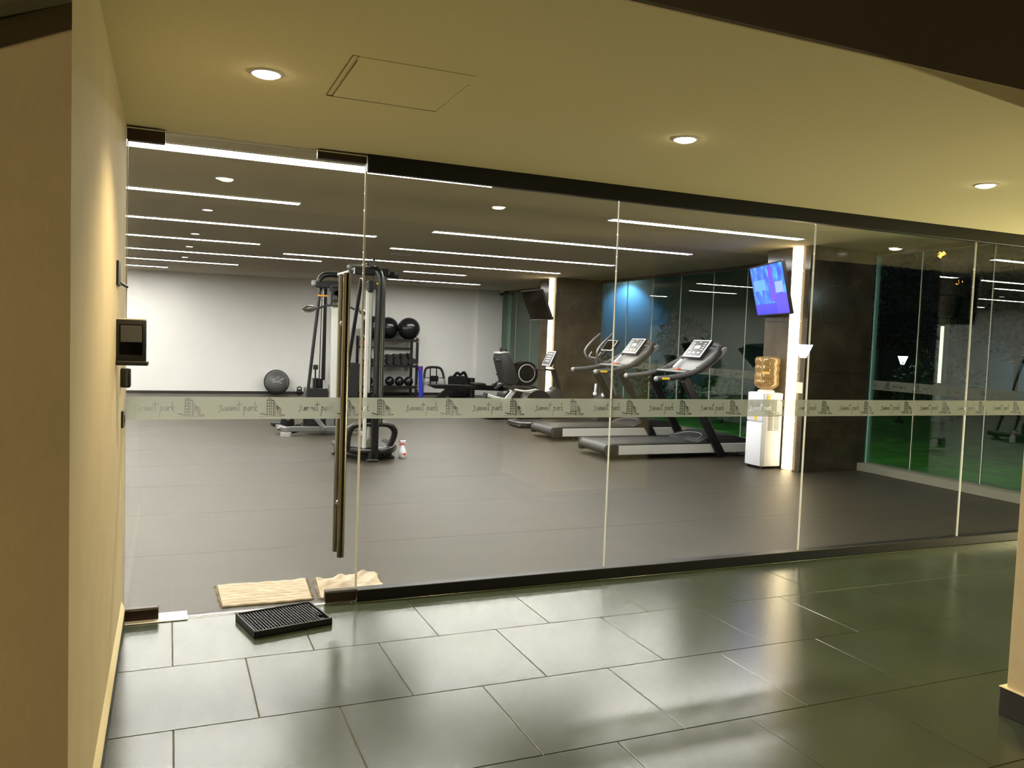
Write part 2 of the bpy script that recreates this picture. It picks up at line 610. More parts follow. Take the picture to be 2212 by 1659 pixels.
# ceilings
ceil = struct('ceiling', B().box((-0.002, -2.33, HC), (13, -0.06, HC + 0.12)), 'corridor_ceiling', 'warm cream ceiling above the entrance')
struct('trim_3', B().box((-0.002, -2.35, HC + 0.004), (13, -2.331, 4.2)), 'fascia', 'dark fascia above the edge of the entrance ceiling')
hp = obj('access_hatch', B().box((0.795, -1.515, HC - 0.003), (1.225, -1.004, HC + 0.02), 0.001), 'corridor_ceiling', ceil)
obj('hatch_gap', B().box((0.768, -1.515, HC - 0.001), (0.7705, -1.0, HC + 0.004)).box((0.770, -1.003, HC - 0.0035), (1.226, -0.999, HC + 0.004))
    .box((0.792, -1.47, HC - 0.001), (0.7945, -1.0, HC + 0.004)).box((0.768, -1.516, HC - 0.001), (0.794, -1.512, HC + 0.004)), 'fascia', ceil)
obj('hatch_frame', B().box((1.226, -1.40, HC - 0.004), (1.238, -1.0, HC + 0.004), 0.001), 'corridor_ceiling', ceil)
struct('ceiling_gym', B().box((-3.7, 0.06, HG), (8.4, YB + 0.2, HG + 0.15)), 'gym_ceiling', 'plain grey gym ceiling with recessed light lines')
struct('wall_front', B().box((-3.7, -0.06, HC + 0.002), (8.3, 0.06, 2.95)), 'corridor_ceiling', 'bulkhead above the glass front')

# ------------------------------------------------------------------ frosted film with cut-out writing
GRID = 0.0016


def seg_dist(X, Y, a, b):
    ax, ay = a
    bx, by = b
    dx, dy = bx - ax, by - ay
    L = dx * dx + dy * dy
    t = np.clip(((X - ax) * dx + (Y - ay) * dy) / (L if L else 1), 0, 1)
    return np.hypot(X - ax - t * dx, Y - ay - t * dy)


# handwritten letters, x height 1: list of strokes per letter and advance
LET = {
    's': ([[(0.62, 1.0), (0.45, 1.22), (0.26, 1.0), (0.34, 0.62), (0.46, 0.3), (0.36, -0.08), (0.08, -0.14), (-0.08, 0.06)]], 0.74),
    'u': ([[(0.0, 0.85), (0.02, 0.3), (0.18, 0.02), (0.42, 0.2), (0.55, 0.85), (0.56, 0.2), (0.72, 0.05)]], 0.78),
    'm': ([[(0.0, 0.8), (0.06, 0.05), (0.14, 0.55), (0.3, 0.8), (0.38, 0.5), (0.4, 0.05), (0.5, 0.55), (0.66, 0.8), (0.74, 0.45), (0.78, 0.08), (0.92, 0.1)]], 0.96),
    'i': ([[(0.05, 0.85), (0.08, 0.2), (0.25, 0.06)], [(0.12, 1.25), (0.16, 1.3)]], 0.36),
    't': ([[(0.26, 1.9), (0.18, 0.8), (0.2, 0.15), (0.4, 0.06)], [(-0.25, 1.22), (0.85, 1.42)]], 0.6),
    ' ': ([], 0.55),
    'p': ([[(0.12, 0.9), (0.05, 0.0), (-0.12, -1.1)], [(0.1, 0.5), (0.3, 0.88), (0.52, 0.7), (0.45, 0.25), (0.12, 0.1)]], 0.72),
    'a': ([[(0.55, 0.8), (0.25, 0.8), (0.03, 0.4), (0.15, 0.05), (0.4, 0.25), (0.56, 0.8), (0.55, 0.2), (0.72, 0.06)]], 0.8),
    'r': ([[(0.02, 0.85), (0.08, 0.05), (0.16, 0.6), (0.35, 0.88), (0.52, 0.75)]], 0.55),
    'k': ([[(0.22, 1.85), (0.08, 0.0)], [(0.6, 0.95), (0.12, 0.42), (0.35, 0.3), (0.65, 0.0)]], 0.7),
}


def motif_mask(X, Z, x0, sgn=1):
    """X, Z grids (metres); x0 = centre of the building emblem; writing stands on its left (sgn 1) or, mirrored, on its right"""
    mk = np.zeros(X.shape, bool)
    # emblem 0.128 x 0.098
    U = (X - x0) * sgn / 0.128 + 0.5
    V = (Z - 1.016) / 0.098
    near = (U > -0.1) & (U < 1.1)
    w = 0.0016

    def line(a, b, ww=w):
        d = seg_dist(X, Z, (x0 + sgn * (a[0] - 0.5) * 0.128, 1.016 + a[1] * 0.098), (x0 + sgn * (b[0] - 0.5) * 0.128, 1.016 + b[1] * 0.098))
        mk[d < ww] = True

    def fill(p):
        c = np.ones(X.shape, bool)
        n = len(p)
        area = sum(p[i][0] * p[(i + 1) % n][1] - p[(i + 1) % n][0] * p[i][1] for i in range(n))
        for i in range(n):
            a, b = p[i], p[(i + 1) % n]
            cr = (b[0] - a[0]) * (V - a[1]) - (b[1] - a[1]) * (U - a[0])
            c &= (cr >= 0) if area > 0 else (cr <= 0)
        mk[c & near] = True
    for a, b in [((.30, .94), (.40, 1.0)), ((.40, 1.0), (.57, .84)), ((.57, .84), (.57, .05)), ((.30, .94), (.30, .12)), ((.40, 1.0), (.40, .1))]:
        line(a, b)
    line((.57, .84), (.57, .05), 0.0028)
    for z in (.12, .27, .42, .57, .72, .86):
        line((.40, z + .03), (.57, z - .04))
        fill([(.28, z - .05), (.41, z - .01), (.41, z + .05), (.28, z + .0)])
    line((.47, .93), (.47, .06))
    for a, b in [((.63, .74), (.63, .06)), ((.63, .66), (.84, .46)), ((.84, .46), (.84, .06)), ((.72, .58), (.72, .06)), ((.63, .5), (.84, .32)), ((.63, .34), (.84, .2)), ((.78, .5), (.78, .1))]:
        line(a, b, 0.0012)
    fill([(.67, .4), (.75, .36), (.75, .56), (.67, .6)])
    fill([(.02, .17), (.28, .08), (.3, .14), (.06, .21)])
    fill([(.76, .06), (1.0, .06), (1.0, .14), (.82, .12)])
    line((.0, .03), (1.0, .03), 0.0011)
    # writing
    txt = 'summit park'
    tw = sum(LET[c][1] for c in txt)
    sc = 0.186 / tw
    x = -0.260
    for c in txt:
        for st in LET[c][0]:
            for a, b in zip(st, st[1:]):
                pa = (x0 + sgn * (x + a[0] * sc), 1.047 + a[1] * sc * 1.05)
                pb = (x0 + sgn * (x + b[0] * sc), 1.047 + b[1] * sc * 1.05)
                mk[seg_dist(X, Z, pa, pb) < 0.0015] = True
        x += LET[c][1] * sc
    return mk


def film(name, parent, u0, u1, centres, place, sgn=1):
    """film strip between u0 and u1 as rows of faces, the emblem and the writing left open; place(u, z) -> xyz"""
    z0, z1 = 1.005, 1.119
    nu, nz = max(2, int((u1 - u0) / GRID)), int((z1 - z0) / GRID)
    us = u0 + (np.arange(nu) + 0.5) * (u1 - u0) / nu
    zs = z0 + (np.arange(nz) + 0.5) * (z1 - z0) / nz
    mask = np.zeros((nz, nu), bool)
    for c in centres:
        lo = np.searchsorted(us, c - 0.36)
        hi = np.searchsorted(us, c + 0.36)
        if hi - lo < 2:
            continue
        X, Z = np.meshgrid(us[lo:hi], zs)
        mask[:, lo:hi] |= motif_mask(X, Z, c, sgn)
    V, F = [], []
    du, dz = (u1 - u0) / nu, (z1 - z0) / nz
    j = 0
    while j < nz:
        row = mask[j]
        j2 = j + 1
        while j2 < nz and np.array_equal(mask[j2], row):
            j2 += 1
        d = np.diff(np.concatenate(([1], row.astype(int), [1])))
        st = np.where(d == -1)[0]
        en = np.where(d == 1)[0]
        for a, e in zip(st, en):
            n = len(V)
            ua, ue = u0 + a * du, u0 + e * du
            za, ze = z0 + j * dz, z0 + j2 * dz
            V += [place(ua, za), place(ue, za), place(ue, ze), place(ua, ze)]
            F.append((n, n + 1, n + 2, n + 3))
        j = j2
    b = B()
    me = bpy.data.meshes.new(name)
    me.from_pydata([tuple(v) for v in V], [], F)
    b.bm.from_mesh(me)
    bpy.data.meshes.remove(me)
    o = obj(name, b, 'frosted_film', parent)
    o['label'] = 'frosted film band with cut-out writing summit park and building emblems'
    return o


# ------------------------------------------------------------------ glass front
JX = [1.1606, 2.7151, 4.2634, 5.8365, 7.4, 8.2]
cent = [1.2786 + 0.3937 * i for i in range(-1, 19)]
front = lambda u, z: (u, -0.0085, z)
for n in range(5):
    a, c = JX[n] + 0.003, JX[n + 1] - 0.003
    w = thing('window_%d' % (n + 1), 'clear fixed glass panel %s of the gym front' % ['next to the door', 'second from the door', 'third from the door, before the marble column', 'fourth from the door', 'at the far right end'][n], 'window', ((a + c) / 2, 0, 0))
    w['kind'] = 'structure'
    obj('pane', B().box((a, -0.006, 0.055), (c, 0.006, 2.345)), 'clear_glass', w)
    obj('joint', B().box((a - 0.0055, -0.0065, 0.066), (a - 0.0005, 0.0065, 2.325)), 'silicone', w)
    film('frosted_band', w, a, c, cent, front)
struct('trim_4', B().box((JX[0], -0.035, 0.0), (XW + 0.05, 0.035, 0.066), 0.003), 'black_steel', 'black steel sill channel under the glass front')
struct('trim_5', B().box((JX[0], -0.03, 2.326), (XW + 0.05, 0.016, HC + 0.003), 0.003), 'black_steel', 'black steel head channel above the glass front')
struct('trim_6', B().box((0.0, -0.016, -0.008), (JX[0], 0.002, 0.002), 0.001), 'white_plate', 'thin metal threshold strip under the glass door')

door = thing('door_1', 'frameless glass door with long tubular pull handle', 'door', (0.58, 0, 0))
door['kind'] = 'structure'
obj('pane', B().box((0.010, -0.006, 0.012), (1.153, 0.006, 2.395)), 'clear_glass', door)
obj('edge', B().box((0.004, -0.0062, 0.03), (0.0095, 0.0062, 2.39)), 'silicone', door)
obj('edge', B().box((1.1535, -0.0062, 0.012), (1.158, 0.0062, 2.395)), 'silicone', door)
for nm, lo, hi in [('patch_fitting', (0.004, -0.022, 2.346), (0.172, 0.022, 2.412)), ('patch_fitting', (0.900, -0.022, 2.368), (1.157, 0.022, 2.412)),
                   ('patch_fitting', (0.004, -0.022, 0.004), (0.167, 0.022, 0.066)), ('patch_fitting', (0.990, -0.022, 0.008), (1.156, 0.022, 0.070))]:
    p = obj(nm, B().box(lo, hi, 0.003), 'bronze_steel', door)
    obj('cover_line', B().box((lo[0] + 0.001, lo[1] - 0.0006, hi[2] - 0.010), (hi[0] - 0.001, lo[1] + 0.002, hi[2] - 0.004)), 'chrome', p)
obj('transom_edge', B().box((0.174, -0.005, 2.4005), (0.898, 0.005, 2.4035)), 'silicone', door)
obj('transom_edge', B().box((0.8985, -0.008, 2.366), (0.902, 0.008, 2.412)), 'silicone', door)
film('frosted_band', door, 0.012, 1.152, [0.303 + 0.3937 * i for i in range(-1, 4)], front)
for yy, nm in ((-0.062, 'pull_bar'), (0.062, 'pull_bar')):
    p = obj(nm, B().cyl((1.058, yy, 0.266), (1.058, yy, 1.779), 0.0195, n=24), 'brushed_steel', door)
    for z in (0.545, 1.515):
        obj('standoff', B().cyl((1.058, yy, z), (1.058, 0.0, z), 0.010, n=14).cyl((1.058, yy * 0.14, z), (1.058, 0, z), 0.018, n=18), 'chrome', p)
tag(obj('floor_closer_plate', B().box((0.012, -0.062, 0.0), (0.302, 0.070, 0.006), 0.002).cyl((0.075, -0.05, 0.004), (0.075, -0.05, 0.008), 0.006), 'white_plate'),
    'bright metal floor spring plate under the door pivot', 'floor plate')

# ------------------------------------------------------------------ gym window wall to the garden
JY = [0.06, 0.70, 1.59, 2.484, 3.30, 4.65, 5.55, 6.37, 7.27, 8.14, 9.02, 9.95, 10.75, 11.65, 12.55, 13.45, 14.35, 15.14]
side = lambda u, z: (XW - 0.0085, u, z)
centy = [0.35 + 0.42 * i for i in range(0, 36)]
for n in range(len(JY) - 1):
    a, c = JY[n] + 0.004, JY[n + 1] - 0.004
    w = thing('window_%d' % (n + 6), 'tall garden-side glass pane number %d counted from the entrance front' % (n + 1), 'window', (XW, (a + c) / 2, 0))
    w['kind'] = 'structure'
    obj('pane', B().box((XW - 0.006, a, 0.09), (XW + 0.006, c, 2.66)), 'night_glass', w)
    obj('joint', B().box((XW - 0.007, a - 0.0075, 0.10), (XW + 0.007, a - 0.0005, 2.65)), 'silicone', w)
    if c < 10:
        film('frosted_band', w, a, c, centy, side, 1)
struct('trim_7', B().box((8.04, 0.05, 0.0), (8.30, YB, 0.095), 0.004), 'curb', 'pale kerb under the garden glass wall')
struct('trim_8', B().box((8.14, 0.06, 2.645), (8.26, YB, HG + 0.01), 0.002), 'bronze_steel', 'dark head rail above the garden glass wall')
struct('trim_9', B().box((8.165, 3.095, 0.09), (8.215, 3.118, 2.65)), 'silicone_green', 'green-edged glass stile at the marble column')


# ------------------------------------------------------------------ marble columns with light slots
def column(y0, which):
    x0, x1, y1 = 7.13, 8.15, y0 + 0.74
    c = thing('marble_column', 'dark polished marble column with %s' % which, 'column', ((x0 + x1) / 2, (y0 + y1) / 2, 0))
    c['kind'] = 'structure'
    obj('core', B().box((x0 + 0.022, y0 + 0.022, 0), (x1 - 0.022, y1 - 0.022, HG)), 'black_plastic', c)
    s0, s1 = y0 + 0.125, y0 + 0.26      # light slot on the side facing into the gym
    zs = [0.0, 0.6, 1.2, 1.8, 2.4, HG]
    for za, zb in zip(zs, zs[1:]):
        za, zb = za + 0.0012, zb - 0.0012
        obj('slab', B().box((x0, y0, za), (x0 + 0.02, s0, zb), 0.001), 'marble', c)
        obj('slab', B().box((x0, s1, za), (x0 + 0.02, y1, zb), 0.001), 'marble', c)
        obj('slab', B().box((x0 + 0.022, y0, za), (x1, y0 + 0.02, zb), 0.001), 'marble', c)
        obj('slab', B().box((x1 - 0.02, y0 + 0.022, za), (x1, y1 - 0.022, zb), 0.001), 'marble', c)
        obj('slab', B().box((x0 + 0.022, y1 - 0.02, za), (x1, y1, zb), 0.001), 'marble', c)
    led = obj('light_slot', B().box((x0 - 0.040, s0 + 0.002, 0.01), (x0 + 0.021, s1 - 0.002, HG - 0.005)), 'led_warm', c)
    led['label'] = 'glowing warm vertical light slot'
    obj('corner_strip', B().box((x0 - 0.003, y0 - 0.003, 0), (x0 + 0.003, y0 + 0.003, HG)), 'brushed_steel', c)
    return c


column(3.12, 'glowing slot behind the water dispenser')
column(9.90, 'glowing slot beside the dark television')
tag(obj('paper_notice', B().box((7.1275, 3.135, 0.945), (7.1295, 3.232, 1.075)), 'paper'), 'small pale paper notice stuck on the marble column', 'notice')

# right pillar by the path
rp = struct('wall_right', B().box((3.372, -3.3, 0), (4.4, -2.172, 4.2), 0.004), 'stucco', 'cream stucco pillar at the edge of the entrance')
br = struct('baseboard_right', B().box((3.355, -3.32, 0), (4.42, -2.156, 0.112), 0.002), 'baseboard_dark', 'dark base tile around the cream pillar')
obj('ledge', B().box((3.352, -3.32, 0.112), (4.42, -2.153, 0.118), 0.002), 'cream_ledge', br)


# ------------------------------------------------------------------ lights of the place
def light_line(x0, x1, y, w, label):
    t = thing('ceiling_light_line', label, 'ceiling light', ((x0 + x1) / 2, y, HG - 0.02), 'recessed white light lines in the gym ceiling')
    obj('housing', B().box((x0 - 0.012, y - w / 2 - 0.010, HG - 0.012), (x1 + 0.012, y - w / 2, HG + 0.004)).box((x0 - 0.012, y + w / 2, HG - 0.012), (x1 + 0.012, y + w / 2 + 0.010, HG + 0.004))
        .box((x0 - 0.012, y - w / 2, HG - 0.012), (x0, y + w / 2, HG + 0.004)).box((x1, y - w / 2, HG - 0.012), (x1 + 0.012, y + w / 2, HG + 0.004)), 'white_plastic', t)
    obj('diffuser', B().box((x0, y - w / 2, HG - 0.010), (x1, y + w / 2, HG + 0.002)), 'led_white', t)


LW = 0.115
rowL = [(1.72, 2.58), (3.68, 1.334), (5.74, 2.564), (7.76, 1.372), (9.83, 2.592), (11.90, 1.387), (13.82, 0.16)]
ordn = ['first', 'second', 'third', 'fourth', 'fifth', 'sixth', 'seventh']
for i, (y, x1) in enumerate(rowL):
    light_line(-2.6, x1, y, 0.22 if i == 0 else LW, 'bright white ceiling light line over the door side, %s row from the glass' % ordn[i])
rowR = [(2.765, 4.227, 6.64), (4.805, 3.03, 6.62), (6.91, 3.06, 6.65), (8.92, 1.853, 6.69), (10.777, 4.31, 5.55), (13.13, 4.6, 6.73)]
for i, (y, x0, x1) in enumerate(rowR):
    light_line(x0, x1, y, LW, 'bright white ceiling light line over the treadmill side, %s row from the glass' % ordn[i])
for i, (x, y) in enumerate([(0.585, 2.76), (0.553, 4.72), (0.50, 7.1), (0.47, 8.95), (0.44, 11.0), (3.034, 2.80), (8.0, 2.73)]):
    t = thing('ceiling_spot', 'small round recessed ceiling spot, ' + ['nearest the glass on the door side', 'second from the glass on the door side', 'third from the glass on the door side', 'fourth from the glass on the door side', 'farthest on the door side', 'alone near the middle of the room', 'beside the garden window by the column'][i], 'ceiling light', (x, y, HG - 0.01), 'round spots in the gym ceiling')
    obj('ring', B().torus((x, y, HG - 0.001), 0.052, 0.006, n=28, m=6), 'white_plastic', t)
    obj('lens', B().cyl((x, y, HG - 0.005), (x, y, HG + 0.003), 0.048, n=28), 'led_disc', t)
t = thing('ceiling_diffuser', 'round white air diffuser in the gym ceiling', 'air vent', (3.43, 7.73, HG - 0.01))
obj('rim', B().torus((3.43, 7.73, HG - 0.004), 0.15, 0.008, n=36, m=6), 'white_plastic', t)
obj('plate', B().lathe([(0, -0.012), (0.10, -0.010), (0.13, -0.002), (0.13, 0.004), (0, 0.004)], (3.43, 7.73, HG), 32), 'gym_ceiling', t)


def downlight(x, y, watts, col, label):
    t = thing('downlight', label, 'ceiling light', (x, y, HC - 0.004), 'round downlights in the entrance ceiling')
    obj('bezel', B().lathe([(0.047, 0.004), (0.047, -0.004), (0.052, -0.006), (0.060, -0.002), (0.060, 0.004)], (x, y, HC), 36), 'white_plastic', t)
    obj('lens', B().lathe([(0.0465, 0.004), (0.0465, -0.004), (0.040, -0.011), (0.024, -0.016), (0, -0.0175)], (x, y, HC), 36), 'downlight_disc', t)
    ld = bpy.data.lights.new('downlight_beam', 'SPOT')
    ld.energy = watts
    ld.color = col
    ld.spot_size = math.radians(125)
    ld.spot_blend = 0.75
    ld.shadow_soft_size = 0.045
    lo = bpy.data.objects.new('downlight_beam', ld)
    COL.objects.link(lo)
    lo.parent = t
    lo.location = (0, 0, -0.03)


downlight(0.52, -1.16, 100, (1.0, 0.80, 0.48), 'glowing round downlight near the stucco wall')
downlight(2.384, -1.15, 110, (1.0, 0.80, 0.48), 'glowing round downlight in the middle of the entrance ceiling')
downlight(4.378, -1.16, 140, (0.98, 0.88, 0.46), 'glowing round downlight toward the pillar side')
downlight(6.30, -1.16, 140, (0.98, 0.88, 0.46), 'round downlight hidden behind the pillar at the far end of the entrance')

# ================================================================== ENTRANCE THINGS
# scraper mat: black rubber tray full of pegs
ca, cb, cc, cd = Vector((0.531, -0.129, 0)), Vector((0.578, -0.428, 0)), Vector((0.9655, -0.341, 0)), Vector((0.915, -0.045, 0))
ux = ((cc - cb) + (cd - ca)).normalized()
uy = Vector((-ux.y, ux.x, 0))
mc = (ca + cb + cc + cd) / 4
ML, MW = 0.392, 0.300
mt = thing('scraper_mat', 'black rubber scraper mat with pegs lying before the glass door', 'mat', (mc.x, mc.y, 0))
Rm = Matrix((ux, uy, Vector((0, 0, 1)))).transposed().to_4x4()
MM = Matrix.Translation(mc) @ Rm
obj('base', B().box((-ML / 2, -MW / 2, 0.001), (ML / 2, MW / 2, 0.012), 0.002, 1, MM), 'rubber_mat', mt)
rim = B()
for lo, hi in [((-ML / 2, -MW / 2, 0.001), (ML / 2, -MW / 2 + 0.010, 0.036)), ((-ML / 2, MW / 2 - 0.010, 0.001), (ML / 2, MW / 2, 0.036)),
               ((-ML / 2, -MW / 2, 0.001), (-ML / 2 + 0.010, MW / 2, 0.036)), ((ML / 2 - 0.010, -MW / 2, 0.001), (ML / 2, MW / 2, 0.036))]:
    rim.box(lo, hi, 0.002, 1, MM)
obj('rim', rim, 'rubber_mat', mt)
pegs = B()
nx_, ny_ = 24, 19
for i in range(nx_):
    for j in range(ny_):
        x = -ML / 2 + 0.022 + i * (ML - 0.044) / (nx_ - 1)
        y = -MW / 2 + 0.02 + j * (MW - 0.04) / (ny_ - 1)
        if i > nx_ - 3 and j < 5:
            continue
        pegs.box((x - 0.0036, y - 0.0048, 0.011), (x + 0.0036, y + 0.0048, 0.030), 0, 1, MM)
p = obj('pegs', pegs, 'rubber_mat', mt)
p['kind'] = 'stuff'
obj('drain_plate', B().box((ML / 2 - 0.045, -MW / 2 + 0.014, 0.012), (ML / 2 - 0.014, -MW / 2 + 0.085, 0.015), 0.001, 1, MM), 'charcoal_plastic', mt)
obj('metal_clip', B().box((ML / 2 - 0.030, -0.02, 0.030), (ML / 2 - 0.024, 0.045, 0.034), 0.001, 1, MM), 'chrome', mt)


def rug(name, label, corners, m, crumple, seed, stripes=8):
    """woven cotton rug: grid over four corners with ribs, folds and a fringe at both ends"""
    rnd = random.Random(seed)
    A, C, D, E_ = [Vector((*c, 0)) for c in corners]      # near-left, near-right, far-right, far-left
    N, K = 64, 40
    mid = (A + C + D + E_) / 4
    t = thing(name, label, 'rug', (mid.x, mid.y, 0))
    ph = [rnd.uniform(0, 6) for _ in range(6)]
    bm = bmesh.new()

    def H(u, v):
        h = 0.008 + 0.0045 * abs(math.sin(v * PI * stripes)) ** 0.5
        h += crumple * (0.5 + 0.5 * math.sin(u * 9 + v * 5 + ph[0])) * max(0, math.sin(v * 7 + u * 3 + ph[1])) * (0.35 + v)
        h += crumple * 0.5 * max(0, math.sin(u * 17 - v * 11 + ph[2])) * v
        h += 0.0016 * math.sin(u * 31 + ph[3]) * math.sin(v * 23 + ph[4])
        return h
    top, bot = [], []
    for j in range(K + 1):
        v = j / K
        rt, rb = [], []
        for i in range(N + 1):
            u = i / N
            wv = v + 0.03 * math.sin(u * 7 + ph[5]) * (1 if crumple > 0.006 else 0.3)
            p = (A * (1 - u) + C * u) * (1 - wv) + (E_ * (1 - u) + D * u) * wv
            rt.append(bm.verts.new((p.x, p.y, H(u, v))))
            rb.append(bm.verts.new((p.x, p.y, max(0.001, H(u, v) - 0.007))))
        top.append(rt)
        bot.append(rb)
    for j in range(K):
        for i in range(N):
            bm.faces.new((top[j][i], top[j][i + 1], top[j + 1][i + 1], top[j + 1][i]))
            bm.faces.new((bot[j][i], bot[j + 1][i], bot[j + 1][i + 1], bot[j][i + 1]))
    for j in range(K):
        bm.faces.new((top[j][0], top[j + 1][0], bot[j + 1][0], bot[j][0]))
        bm.faces.new((top[j + 1][N], top[j][N], bot[j][N], bot[j + 1][N]))
    for i in range(N):
        bm.faces.new((top[0][i + 1], top[0][i], bot[0][i], bot[0][i + 1]))
        bm.faces.new((top[K][i], top[K][i + 1], bot[K][i + 1], bot[K][i]))
    b = B()
    b.bm.free()
    b.bm = bm
    obj('weave', b, m, t, 80)
    for k in range(1, stripes):
        v = k / stripes
        pts = []
        for i in range(0, N + 1, 2):
            u = i / N
            wv = v + 0.03 * math.sin(u * 7 + ph[5]) * (1 if crumple > 0.006 else 0.3)
            p = (A * (1 - u) + C * u) * (1 - wv) + (E_ * (1 - u) + D * u) * wv
            pts.append((p.x, p.y, H(u, v) + 0.0006))
        obj('stripe', B().tube(pts, 0.0016, 5), 'cotton_dirty', t)
    fr = B()
    for side_ in (0, 1):
        for k in range(26):
            v = (k + 0.5) / 26
            p = (A * (1 - side_) + C * side_) * (1 - v) + (E_ * (1 - side_) + D * side_) * v
            dx = (-1 if side_ == 0 else 1) * rnd.uniform(0.008, 0.018)
            fr.tube([(p.x, p.y, 0.006), (p.x + dx * 0.5, p.y + rnd.uniform(-.004, .004), 0.008), (p.x + dx, p.y + rnd.uniform(-.008, .008), 0.003)], 0.0026, 5)
    o = obj('fringe', fr, m, t)
    o['kind'] = 'stuff'
    return t


rug('cotton_rug', 'flat cream striped cotton rug lying inside the glass door', [(0.475, 0.068), (0.935, 0.068), (0.955, 0.445), (0.468, 0.462)], 'cotton', 0.004, 3)
rug('cotton_rug', 'crumpled stained cream cotton rug bunched against the glass corner', [(0.985, 0.068), (1.345, 0.075), (1.378, 0.475), (1.010, 0.415)], 'cotton', 0.030, 11, 6)

# wall devices by the door
t = thing('access_terminal', 'black box-shaped terminal with grey window sticking out of the stucco wall', 'terminal', (0.0, -0.66, 1.28))
obj('body', B().box((0.0, -0.67, 1.305), (0.112, -0.60, 1.488), 0.006, 2), 'black_plastic', t)
obj('window', B().box((0.012, -0.674, 1.345), (0.100, -0.669, 1.468), 0.002), 'screen_dark', t)
obj('panel', B().box((0.016, -0.6752, 1.395), (0.096, -0.673, 1.464), 0.001), 'grey_plastic', t)
obj('tray', B().box((0.0, -0.70, 1.300), (0.122, -0.60, 1.318), 0.004), 'black_plastic', t)
obj('top_edge', B().box((0.002, -0.67, 1.486), (0.110, -0.60, 1.492), 0.002), 'pale_alu', t)
t = thing('door_keypad', 'small black rounded push pad on the stucco wall below the terminal', 'keypad', (0.0, -0.30, 1.18))
obj('body', B().box((0.0, -0.33, 1.183), (0.042, -0.27, 1.272), 0.008, 2), 'black_plastic', t)
obj('stripe', B().box((0.022, -0.3315, 1.19), (0.030, -0.329, 1.265)), 'grey_plastic', t)
t = thing('wall_switch', 'slim dark switch plate high on the stucco wall beside the glass', 'switch', (0.0, -0.62, 1.62))
obj('plate', B().box((0.0, -0.70, 1.625), (0.010, -0.56, 1.725), 0.003), 'black_plastic', t)
obj('lever', B().cyl((0.008, -0.56, 1.640), (0.032, -0.50, 1.628), 0.006, n=10), 'black_plastic', t)
t = thing('wall_socket', 'slim black plate low on the stucco wall beside the glass', 'socket', (0.0, -0.2, 0.98))
obj('plate', B().box((0.0, -0.24, 0.99), (0.012, -0.14, 1.068), 0.003), 'black_plastic', t)
obj('button', B().box((0.010, -0.21, 1.01), (0.015, -0.17, 1.048), 0.002), 'charcoal_plastic', t)


